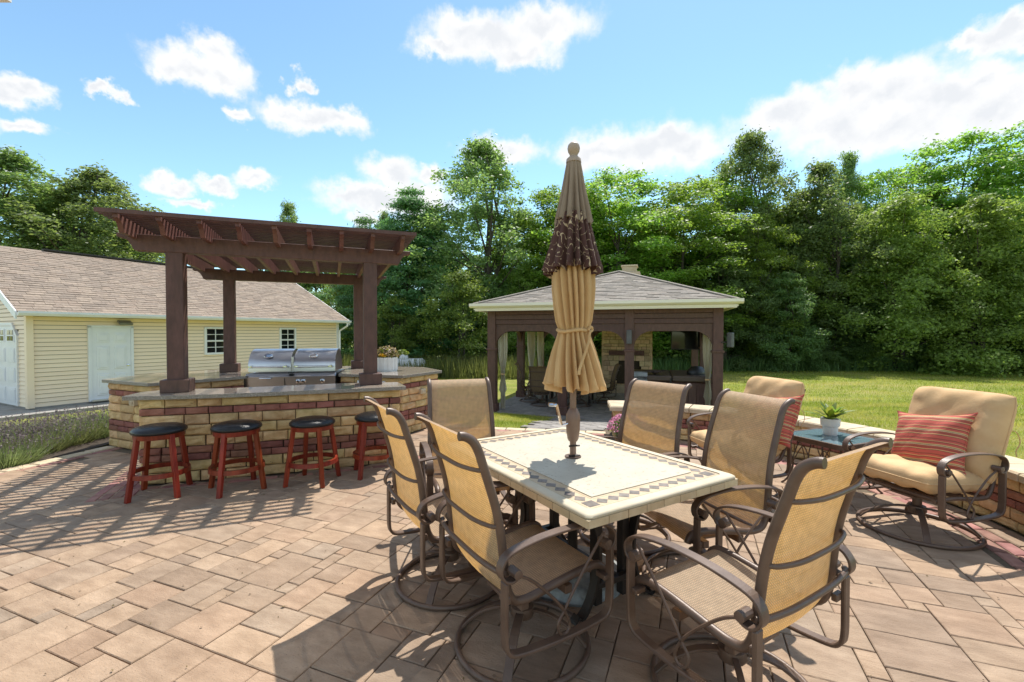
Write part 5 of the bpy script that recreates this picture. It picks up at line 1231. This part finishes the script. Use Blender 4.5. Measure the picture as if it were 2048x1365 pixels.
def curtain(x, y, rz, lab, tied=True, w=.42, seed=0):
    c = thing('curtain', lab, 'curtain', gp(x, y), GZA + rz, 'pale curtains hung in the gazebo openings'); vs = []; fs = []; nx, nz = 28, 24
    for i in range(nz + 1):
        z = .05 + 2.0 * i / nz; k = 1 - .62 * math.exp(-((z - .95) / .35) ** 2) if tied else 1
        if z < .95 and tied: k = max(k, .38 + .25 * (.95 - z)) if z > .5 else .5
        for j in range(nx + 1):
            u = j / nx - .5; vs.append((u * w * k, .045 * math.sin(u * 30 + seed) * (1.2 - .5 * k) + .015 * math.sin(u * 11 + z * 2 + seed), z))
    for i in range(nz):
        for j in range(nx): fs.append((i * (nx + 1) + j, i * (nx + 1) + j + 1, (i + 1) * (nx + 1) + j + 1, (i + 1) * (nx + 1) + j))
    MB().add(vs, fs).build('cloth', m_curtain, c, smooth=1.5)
    MB().box((0, 0, .95), (w * .42, .12, .03)).build('tie_band', m_cush, c)
curtain(.24, .12, .2, 'pale tied curtain inside the front post of the gazebo next to the sunlit grass strip', w=.24)
curtain(.42, GZD * .5 - .35, .9, 'pale tied curtain at the side post, the front one of two', seed=2, w=.26)
curtain(.55, GZD * .5 + .35, .9, 'pale tied curtain at the side post, the shaded rear one', seed=4, w=.24)
curtain(GZW - .18, .14, -.35, 'pale curtain against the gazebo corner post beside the hot tub', seed=6, w=.22)
ht = thing('hot_tub', 'dark brown panelled hot tub with padded cover in the gazebo', 'hot tub', gp(4.38, 1.35), GZA)
MB().box((0, 0, .42), (1.9, 1.7, .84)).build('tub_shell', m_wood, ht, bevel=.02)
bm_ = MB().box((0, 0, 0), (.17, .03, .76)).mesh('panel_board', m_wood)
for i in range(10): o = link('panel_board', bm_, ht); o.location = (-.85 + i * .189, -.862, .41)
MB().box((-.49, 0, .92), (.99, 1.84, .14)).box((.51, 0, .92), (.99, 1.84, .14)).build('padded_cover', mat('brown_vinyl', (.085, .055, .04), .5, scale=5), ht, bevel=.03, seg=2)
MB().box((-.02, -.92, .80), (.04, .02, .26)).build('cover_strap', m_black, ht)
ag = thing('spiky_plant', 'dark spiky plant lying on the hot tub cover', 'plant', gp(4.0, .62, .99), 0)
b = MB()
for i in range(26):
    a = i * .618 * 6.28; leaf_strip([(math.cos(a) * .3 * t, math.sin(a) * .3 * t, .16 * t * (1.5 - t)) for t in np.linspace(0, 1, 5)], .018, b)
b.build('leaf', lf_spike, ag)
bgc = thing('folded_cover', 'dark rounded cover slumped at the back of the hot tub', 'cover', gp(4.98, 1.0, .99), GZA)
MB().lathe([(.22, 0), (.23, .07), (.20, .13), (.13, .19), (0, .21)], 18, fn=lambda a, z: 1 + .12 * math.sin(2 * a) + .05 * math.sin(5 * a + z * 8)).build('cover_cloth', m_black, bgc, smooth=.9)
tw = thing('towel', 'pale grey folded towel hanging by the middle gazebo post', 'towel', gp(3.62, .62, .99), GZA)
MB().box((0, 0, .03), (.42, .34, .06)).box((0, -.175, -.05), (.42, .03, .2)).build('cloth', mat('grey_towel', (.35, .37, .40), .9), tw, bevel=.012, seg=2)
gt = thing('gazebo_table', 'dark dining table in the shade of the gazebo', 'table', gp(1.62, 2.3), GZA)
MB().box((0, 0, .72), (1.5, .95, .045)).build('table_top', m_iron, gt, bevel=.01)
for sx in (-1, 1):
    for sy in (-1, 1): MB().box((sx * .62, sy * .38, .35), (.06, .06, .70)).build('leg', m_iron, gt)
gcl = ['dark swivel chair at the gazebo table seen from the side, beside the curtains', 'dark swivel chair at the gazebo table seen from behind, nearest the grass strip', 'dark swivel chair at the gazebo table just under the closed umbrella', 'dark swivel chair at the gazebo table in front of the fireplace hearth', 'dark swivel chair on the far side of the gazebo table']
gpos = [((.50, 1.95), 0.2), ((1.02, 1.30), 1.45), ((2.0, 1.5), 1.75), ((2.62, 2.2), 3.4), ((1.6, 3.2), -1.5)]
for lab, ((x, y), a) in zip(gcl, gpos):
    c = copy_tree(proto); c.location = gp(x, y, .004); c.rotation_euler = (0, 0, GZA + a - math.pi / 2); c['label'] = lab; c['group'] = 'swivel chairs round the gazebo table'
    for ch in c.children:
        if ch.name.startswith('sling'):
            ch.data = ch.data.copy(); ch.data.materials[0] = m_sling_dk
pt_ = thing('propane_tank', 'white domed propane tank lying on the lawn behind the island', 'tank', (-5.35, 22.5, zgs(-5.2, 22.5) - .08), .15); pt_.scale = (.82, .82, .9)
MB().tube([(-1.35, 0, .5), (-1.28, 0, .5), (-1.1, 0, .5), (1.1, 0, .5), (1.28, 0, .5), (1.35, 0, .5)], [.08, .35, .5, .5, .35, .08], 20).build('tank_body', m_propane, pt_, smooth=.9)
MB().lathe([(.26, .9), (.27, 1.05), (.22, 1.17), (.1, 1.22), (0, 1.22)], 18).build('dome_cap', m_propane, pt_, smooth=.8)
for s in (-.8, .8): MB().box((s, 0, 0), (.2, .8, .25)).build('tank_foot', m_foundation, pt_)
eave = thing('house_eave', 'white corner of the house eave poking in at the top of the view', 'eave', (-1.775, 1.60, 2.668), 0)
MB().box((-.6, -.55, 0), (1.22, 1.1, .025)).build('soffit', m_white, eave); MB().box((-.6, .008, .05), (1.24, .02, .12)).box((.018, -.55, .05), (.02, 1.09, .12)).build('fascia_board', m_white, eave)
# ------------------------------------------------------------------ trees
def crown(kind, seed, mt, nleaf, size):
    """leaf mesh of a crown of height 1 .. scaled to metres by H; clumps of leaves on branches with gaps between"""
    r = np.random.default_rng(seed)
    K = dict(locust=dict(H=13, base=.07, ncl=170, env=lambda h: 3.9 * np.sin(np.pi * np.clip((h + .08) / 1.12, 0, 1)) ** .7, cr=(.8, 1.35), flat=.48, up=.9, bias=.42),
             maple=dict(H=8.5, base=.0, ncl=210, env=lambda h: 3.9 * (1 - np.clip(h, 0, 1) ** 2.4) ** .6 * (.72 + .28 * np.sin(h * 7)), cr=(.55, .95), flat=.72, up=.65, bias=.42),
             cottonwood=dict(H=14, base=.07, ncl=230, env=lambda h: 3.1 * np.sin(np.pi * np.clip(h * .86 + .12, 0, 1)) ** .8, cr=(.45, .85), flat=1.25, up=.1, bias=.55),
             pine=dict(H=10, base=.0, ncl=190, env=lambda h: 3.4 * (1 - h) ** .75 + .25, cr=(.5, .8), flat=.42, up=.5, bias=.35),
             bush=dict(H=5.2, base=.0, ncl=95, env=lambda h: 2.3 * (1 - np.clip(h, 0, 1) ** 2.2) ** .6, cr=(.45, .75), flat=.75, up=.6, bias=.45),
             dark=dict(H=10, base=.0, ncl=190, env=lambda h: 4.3 * (1 - np.clip(h, 0, 1) ** 2.0) ** .55, cr=(.7, 1.1), flat=.6, up=.6, bias=.45))[kind]
    H = K['H']; n = K['ncl']
    h = K['base'] + (1 - K['base']) * r.random(n) ** (.9 if kind != 'pine' else 1.3); h = np.clip(h, 0, .99)
    # a lopsided outline: the radius changes with the compass angle and the height
    a = r.random(n) * 2 * np.pi; lob = 1 + .22 * np.sin(a * 2 + seed) + .16 * np.sin(a * 5 + seed * 2 + h * 9)
    rad = K['env'](h) * lob * np.clip(r.random(n) ** K['bias'], .05, 1)
    if kind == 'pine':
        h = np.round(h * 13) / 13 + r.normal(size=n) * .012; rad = K['env'](h) * lob * r.random(n) ** .4
    c = np.stack([rad * np.cos(a), rad * np.sin(a), h * H], 1)
    cr = r.uniform(*K['cr'], n); 
    if kind != 'pine': cr *= (1.1 - .45 * h)
    per = np.maximum(8, (nleaf * cr ** 2 / np.sum(cr ** 2)).astype(int)); idx = np.repeat(np.arange(n), per); N_ = len(idx)
    d = r.normal(size=(N_, 3)); d /= np.linalg.norm(d, axis=1)[:, None]; d[:, 2] = np.where(r.random(N_) < .7, np.abs(d[:, 2]), d[:, 2])
    q = c[idx] + d * (cr[idx] * (r.random(N_) ** .5))[:, None] * np.array([1, 1, K['flat']])
    # ragged: stray leaves beyond the clump
    st = r.random(N_) < .12; q[st] += r.normal(size=(st.sum(), 3)) * .25
    out = c[idx] * np.array([1, 1, 0]); out /= (np.linalg.norm(out, axis=1)[:, None] + 1e-6); dd = d * .6 + out * .4
    return leaf_mesh('crown', q, dd, size, mt, r, K['up'], asp=.55 if kind != 'pine' else .3), c, H
def wood_mesh(c, H, seed, tr, multi=1, nb=16):
    r = random.Random(seed); b = MB(); C = [Vector(p) for p in c]; C.sort(key=lambda p: -p.z)
    tops = []
    for k in range(multi):
        lean = Vector((r.uniform(-.05, .05), r.uniform(-.05, .05), 0)) * (1.6 if multi > 1 else 1); pts = []
        for t in np.linspace(0, 1, 8): pts.append(Vector((lean.x * H * t + .12 * math.sin(t * 5 + seed + k), lean.y * H * t + .1 * math.cos(t * 4 + k), H * .72 * t - .1)))
        b.tube(pts, [tr * (1 - .88 * t) + .02 for t in np.linspace(0, 1, 8)], 8); tops.append(pts)
    for i in range(nb):
        p = C[int(i * len(C) / nb)]; tk = tops[i % len(tops)]; zt = max(.2 * H, p.z * .72); j = min(6, int(zt / (H * .72) * 7)); a = tk[j]; m_ = a.lerp(p, .5) + Vector((0, 0, -.05 * H * .3))
        b.tube([a, m_, p], [tr * .34, tr * .2, .02], 5)
    return b.mesh('trunk', m_bark, 1.0)
TK = {}
def kind_of(key, kind, seed, mt, n, size, tr, multi=1, nb=16):
    cm, c, H = crown(kind, seed, mt, n, size); TK[key] = (cm, wood_mesh(c, H, seed, tr, multi, nb), H)
kind_of('locust1', 'locust', 3, lf_locust, 42000, .18, .17); kind_of('locust2', 'locust', 11, lf_locust, 42000, .18, .17)
kind_of('maple1', 'maple', 5, lf_maple, 42000, .14, .14, 3); kind_of('maple2', 'maple', 17, lf_maple, 42000, .15, .14, 3)
kind_of('cotton1', 'cottonwood', 7, lf_cotton, 42000, .155, .15, 3, 26); kind_of('cotton2', 'cottonwood', 23, lf_cotton, 42000, .16, .16, 2, 24)
kind_of('pine1', 'pine', 9, lf_pine, 38000, .20, .13); kind_of('bush1', 'bush', 13, lf_bright, 18000, .12, .05, 4)
kind_of('dark1', 'dark', 29, lf_dark, 34000, .21, .15, 2); kind_of('dark2', 'dark', 37, lf_dark, 34000, .21, .15, 2)
TREE_NO = [0]
def tree(key, px, Y, height, label, group=None, name=None, wide=1.0, rz=None, sink=0.0):
    """px: bearing given as a column of the photograph; Y: metres ahead; height in metres"""
    X = (px - 1024) / 910.2 * Y; cm, wm, H = TK[key]; TREE_NO[0] += 1
    nm = name or {'l': 'locust_tree', 'm': 'maple_tree', 'c': 'cottonwood_tree', 'p': 'pine_tree', 'b': 'green_bush', 'd': 'dark_tree'}[key[0]]
    t = thing(nm, label, 'bush' if key[0] == 'b' else 'tree', (X, Y, zgs(X, Y) - sink), (TREE_NO[0] * 2.4) % 6.28 if rz is None else rz, group)
    s = height / H; t.scale = (s * wide, s * wide, s)
    link('trunk', wm, t); link('crown', cm, t); return t
# behind the garage
G1 = 'big trees behind the garage'
tree('cotton2', 35, 33, 14.6, 'tall broad cottonwood at the edge of the view above the garage roof', G1, wide=2.0)
tree('cotton1', 195, 34, 13.9, 'tall broad cottonwood above the garage roof ridge, next to the pergola corner', G1, wide=1.9)
tree('cotton2', -110, 36, 14.5, 'cottonwood partly cut off by the picture edge behind the garage', G1, wide=1.4)
tree('maple1', 120, 37, 13.2, 'full rounded tree filling the space between the garage cottonwoods', G1, wide=1.3)
tree('maple2', 250, 39, 11.6, 'full rounded tree behind the pergola corner', G1, wide=1.2)
tree('dark1', 110, 40, 11, 'dark tree in the gap between the two cottonwoods behind the garage', G1, wide=1.2)
tree('cotton1', 290, 42, 11.5, 'sparse cottonwood topping out just past the pergola corner', G1, wide=.9)
tree('cotton2', 580, 46, 14.8, 'sparse lone treetop showing over the middle of the pergola', G1, wide=.8)
G2 = 'trees between the pergola and the gazebo'
tree('dark2', 640, 40, 9.5, 'dark tree low behind the gable end of the garage', G2)
tree('maple1', 690, 31, 6.5, 'small light tree behind the rear pergola post', G2)
tree('dark1', 560, 44, 9, 'dark tree hidden behind the garage roof end', G2)
tree('pine1', 735, 27, 8.6, 'pale green pine just past the rear pergola post', G2)
tree('pine1', 815, 28, 10.6, 'tallest dark pine between the pergola and the gazebo', G2, wide=1.15)
tree('pine1', 868, 30, 9.9, 'dark pine pressed against the tall cottonwood', G2, wide=.95)
tree('cotton1', 770, 36, 11.4, 'slim cottonwood poking out behind the pines', G2, wide=.7)
tree('cotton1', 965, 29.5, 14.0, 'tall airy cottonwood standing between the pines and the gazebo roof', G2, wide=1.5, rz=1.0)
tree('bush1', 920, 23.5, 5.1, 'bright rounded bush in front of the pines beside the gazebo', G2)
tree('bush1', 790, 24.5, 3.8, 'low bright bush behind the flower planter', G2, wide=1.1)
tree('dark2', 1010, 33, 8.0, 'dark tree behind the gazebo corner', G2)
tree('maple2', 1045, 27, 5.9, 'yellow green bushy tree rising at the gazebo eave', G2)
G3 = 'trees of the wood edge behind the gazebo'
spec = [('locust1', 1115, 29, 11.2, 1.3, 'bright locust just past the umbrella on the cottonwood side'), ('locust2', 1235, 27.5, 11.6, 1.3, 'bright locust between the umbrella and the chimney'), ('locust1', 1370, 27, 11.0, 1.3, 'bright locust with layered boughs above the gazebo hip'),
        ('cotton1', 1495, 29.5, 14.6, 1.15, 'tallest feathery cottonwood above the wood edge'), ('locust2', 1520, 26, 8.6, .9, 'lower locust with bright tips just past the gazebo eave'), ('cotton2', 1640, 27.5, 12.0, 1.2, 'grey green poplar in the middle of the wood edge'),
        ('cotton1', 1690, 30, 13.6, .6, 'slim pointed treetop rising in the middle of the wood edge'), ('locust1', 1745, 30, 12.6, .85, 'dark topped locust behind the big maple'), ('maple1', 1800, 24.5, 9.2, 1.05, 'big pale maple hanging to the ground at the wood edge'),
        ('maple2', 1955, 24, 9.0, 1.0, 'pale maple next to the big one, farther along the wood edge'), ('locust2', 1900, 29, 14.2, 1.1, 'tall locust towering over the pale maples'), ('locust1', 2040, 27, 14.0, 1.1, 'tall locust at the picture edge over the lawn'),
        ('dark1', 1450, 25.5, 6.2, .9, 'bluish low tree drooping beside the gazebo'), ('dark2', 1575, 24.5, 5.2, .9, 'bluish low tree drooping over the lawn'), ('maple1', 2120, 25, 9.5, 1.1, 'pale maple cut off by the picture edge'), ('maple2', 1600, 28.5, 10.2, 1.1, 'mid green maple filling the wood edge over the lawn'), ('locust1', 1180, 31.5, 12.2, 1.2, 'locust top showing behind the umbrella'), ('locust2', 1440, 30, 12.0, 1.2, 'locust standing behind the gazebo corner'), ('maple1', 1300, 29.5, 9.8, 1.2, 'mid green maple behind the chimney'), ('locust1', 1830, 31, 13.0, 1.0, 'locust rising behind the biggest maple')]
for k, px, Y, h, w, lab in spec: tree(k, px, Y, h, lab, G3, wide=w)
G4 = 'dark trees deeper in the wood'
for i, (px, Y, h) in enumerate([(1080, 36, 9.5), (1180, 34, 10), (1300, 33, 9.5), (1420, 32, 9), (1530, 33, 10), (1620, 32, 9), (1720, 34, 11), (1830, 31, 10.5), (1930, 31, 11), (2050, 32, 11.5), (2170, 31, 12), (900, 36, 9), (760, 36, 8.5)]):
    tree(('dark1', 'dark2')[i % 2], px, Y, h, 'dark background tree deep in the shade of the wood', G4, wide=1.25)
for i, (px, Y, h) in enumerate([(1460, 27.5, 4.2), (1660, 26, 3.6), (1750, 26, 4), (1890, 25.5, 3.6), (2010, 25.5, 4), (1560, 27, 3.6), (1350, 28, 3.6), (1230, 28, 3.6)]):
    tree('dark2', px, Y, h, 'dark shrub in the shade under the wood edge', 'dark shrubs under the wood edge', 'dark_shrub', wide=1.3)

# ------------------------------------------------------------------ grass, weeds, lavender
def blades(name, X, Y, hgt, wid, mt, seed, lean=.5, label=None, cat=None, zoff=0.0, parent=None):
    r = np.random.default_rng(seed); n = len(X); Z = zg(X, Y) + zoff
    a = r.random(n) * 2 * np.pi; w = wid * r.uniform(.6, 1.3, n); h = hgt * r.uniform(.45, 1.25, n); b = r.random(n) * 2 * np.pi; ln = lean * h * r.random(n)
    p0 = np.stack([X - np.cos(a) * w, Y - np.sin(a) * w, Z - .01], 1); p1 = np.stack([X + np.cos(a) * w, Y + np.sin(a) * w, Z - .01], 1)
    p2 = np.stack([X + np.cos(b) * ln, Y + np.sin(b) * ln, Z + h], 1); v = np.stack([p0, p1, p2], 1).reshape(-1, 3)
    o = link(name, np_mesh(name, v, np.arange(n * 3), 3, mt), parent)
    if label: tag(o, label, cat)
    return tag(o, kind='stuff')
rg = np.random.default_rng(40)
def scatter(n, x0, x1, y0, y1, keep, pw=1.0):
    X = rg.uniform(x0, x1, n); Y = y0 + (y1 - y0) * rg.random(n) ** pw; k = keep(X, Y); return X[k], Y[k]
def off_path(X, Y):
    q = [pip(a, b, pa_) for a, b in zip(X, Y)]; return ~np.array(q, bool)
def lawn_ok(X, Y):
    gl = (np.array([GZA]),); lx = (X - GZO.x) * math.cos(GZA) + (Y - GZO.y) * math.sin(GZA); ly = -(X - GZO.x) * math.sin(GZA) + (Y - GZO.y) * math.cos(GZA)
    return (dist_patio(X, Y) > .03) & ~((lx > -.3) & (lx < GZW + .3) & (ly > -.3) & (ly < GZD + .3))
X, Y = scatter(150000, 2.6, 13, 3.0, 13.5, lawn_ok, 1.5)
X2, Y2 = scatter(26000, -1.6, 2.2, 6.9, 12.0, lambda a, b: lawn_ok(a, b) & off_path(a, b)); X3, Y3 = scatter(60000, 6, 26, 10, 25, lawn_ok, 1.2); X4, Y4 = scatter(14000, -4, -.6, 8.4, 22, lawn_ok)
blades('lawn_blades', np.concatenate([X, X2]), np.concatenate([Y, Y2]), .05, .0042, lf_grass, 2, .8, 'short grass blades of the lawn behind the wall and by the gazebo', 'grass')
blades('lawn_blades', np.concatenate([X3, X4]), np.concatenate([Y3, Y4]), .07, .010, lf_grass, 3, .8, 'short grass blades of the far lawn below the wood', 'grass')
Xw, Yw = scatter(9000, -9, 1.2, 20.5, 25, lambda a, b: (np.hypot(a + 5.2, (b - 22.5) * 2) > 1.7)); blades('tall_weeds', Xw, Yw, .95, .022, lf_weed, 4, .5, 'tall pale weeds along the foot of the pines', 'weeds')
Xw, Yw = scatter(11000, 2, 36, 24.0, 27, lambda a, b: a > -90); blades('undergrowth', Xw, Yw, .8, .03, lf_dark, 5, .6, 'dark undergrowth along the shaded foot of the wood', 'undergrowth')
Xw, Yw = scatter(9000, -9.2, -5.6, 6.8, 9.6, lambda a, b: (dist_patio(a, b) > .2) & (a < -5.7)); blades('bed_grass', Xw, Yw, .26, .009, lf_weed, 6, .7, 'yellow green grass strip between the lavender and the garage walk', 'grass')
# lavender bed
bd = MB(); XS = np.linspace(-10.5, -5.25, 16); YS = np.linspace(2.2, 8.6, 18)
for x in XS:
    for y in YS:
        xx = min(x, -5.70 + 0.0 * y) if y < 5 else min(x, -5.5); bd.v.append((xx, y, zgs(xx, y) + .035))
ny_ = len(YS); bd.f = [(i * ny_ + j, (i + 1) * ny_ + j, (i + 1) * ny_ + j + 1, i * ny_ + j + 1) for i in range(len(XS) - 1) for j in range(ny_ - 1)]
tag(bd.build('garden_bed', m_soil), 'mulched bed under the lavender beside the patio edge', 'garden bed', kind='structure')
def lavender(seed):
    r = np.random.default_rng(seed); n = 1100; a = r.random(n) * 6.283; rr = .34 * np.sqrt(r.random(n)); X = rr * np.cos(a); Y = rr * np.sin(a)
    h = .36 * r.uniform(.55, 1.2, n); lx = X * .9 + r.normal(size=n) * .05; ly = Y * .9 + r.normal(size=n) * .05; b = r.random(n) * 6.283; w = .0048
    v = np.stack([np.stack([X - np.cos(b) * w, Y - np.sin(b) * w, 0 * X], 1), np.stack([X + np.cos(b) * w, Y + np.sin(b) * w, 0 * X], 1), np.stack([X + lx, Y + ly, h], 1)], 1).reshape(-1, 3)
    k = r.random(n) < .30; q = np.stack([X + lx, Y + ly, h + .02], 1)[k]; q = np.concatenate([q, q + [0, 0, .025], q - [0, 0, .02]]); d = r.normal(size=q.shape)
    qs = np.stack([X * 1.25, Y * 1.25, h * .55], 1)[r.random(n) < .5]
    return np_mesh('stem', v, np.arange(n * 3), 3, lf_lav), leaf_mesh('flower_spike', q, d, .024, lf_spike, r, .2, .6), leaf_mesh('foliage', qs, r.normal(size=qs.shape), .05, lf_lav, r, .4, .25)
LV = [lavender(i) for i in (1, 2, 3)]; rv_ = random.Random(15); cnt = 0
for i in range(200):
    x, y = rv_.uniform(-10, -5.75), rv_.uniform(2.6, 7.2)
    if x > -5.85 - .1 * (5 - y) * (y < 5): continue
    if cnt >= 64: break
    cnt += 1; t = thing('lavender_plant', 'grey green lavender clump with fading purple spikes in the bed', 'lavender', (x, y, zgs(x, y) + .03), rv_.uniform(0, 6.28), 'lavender clumps in the bed by the patio'); s = rv_.uniform(.7, 1.05); t.scale = (s, s, s * rv_.uniform(.85, 1.1))
    for me in LV[cnt % 3]: link(me.name.split('.')[0], me, t)
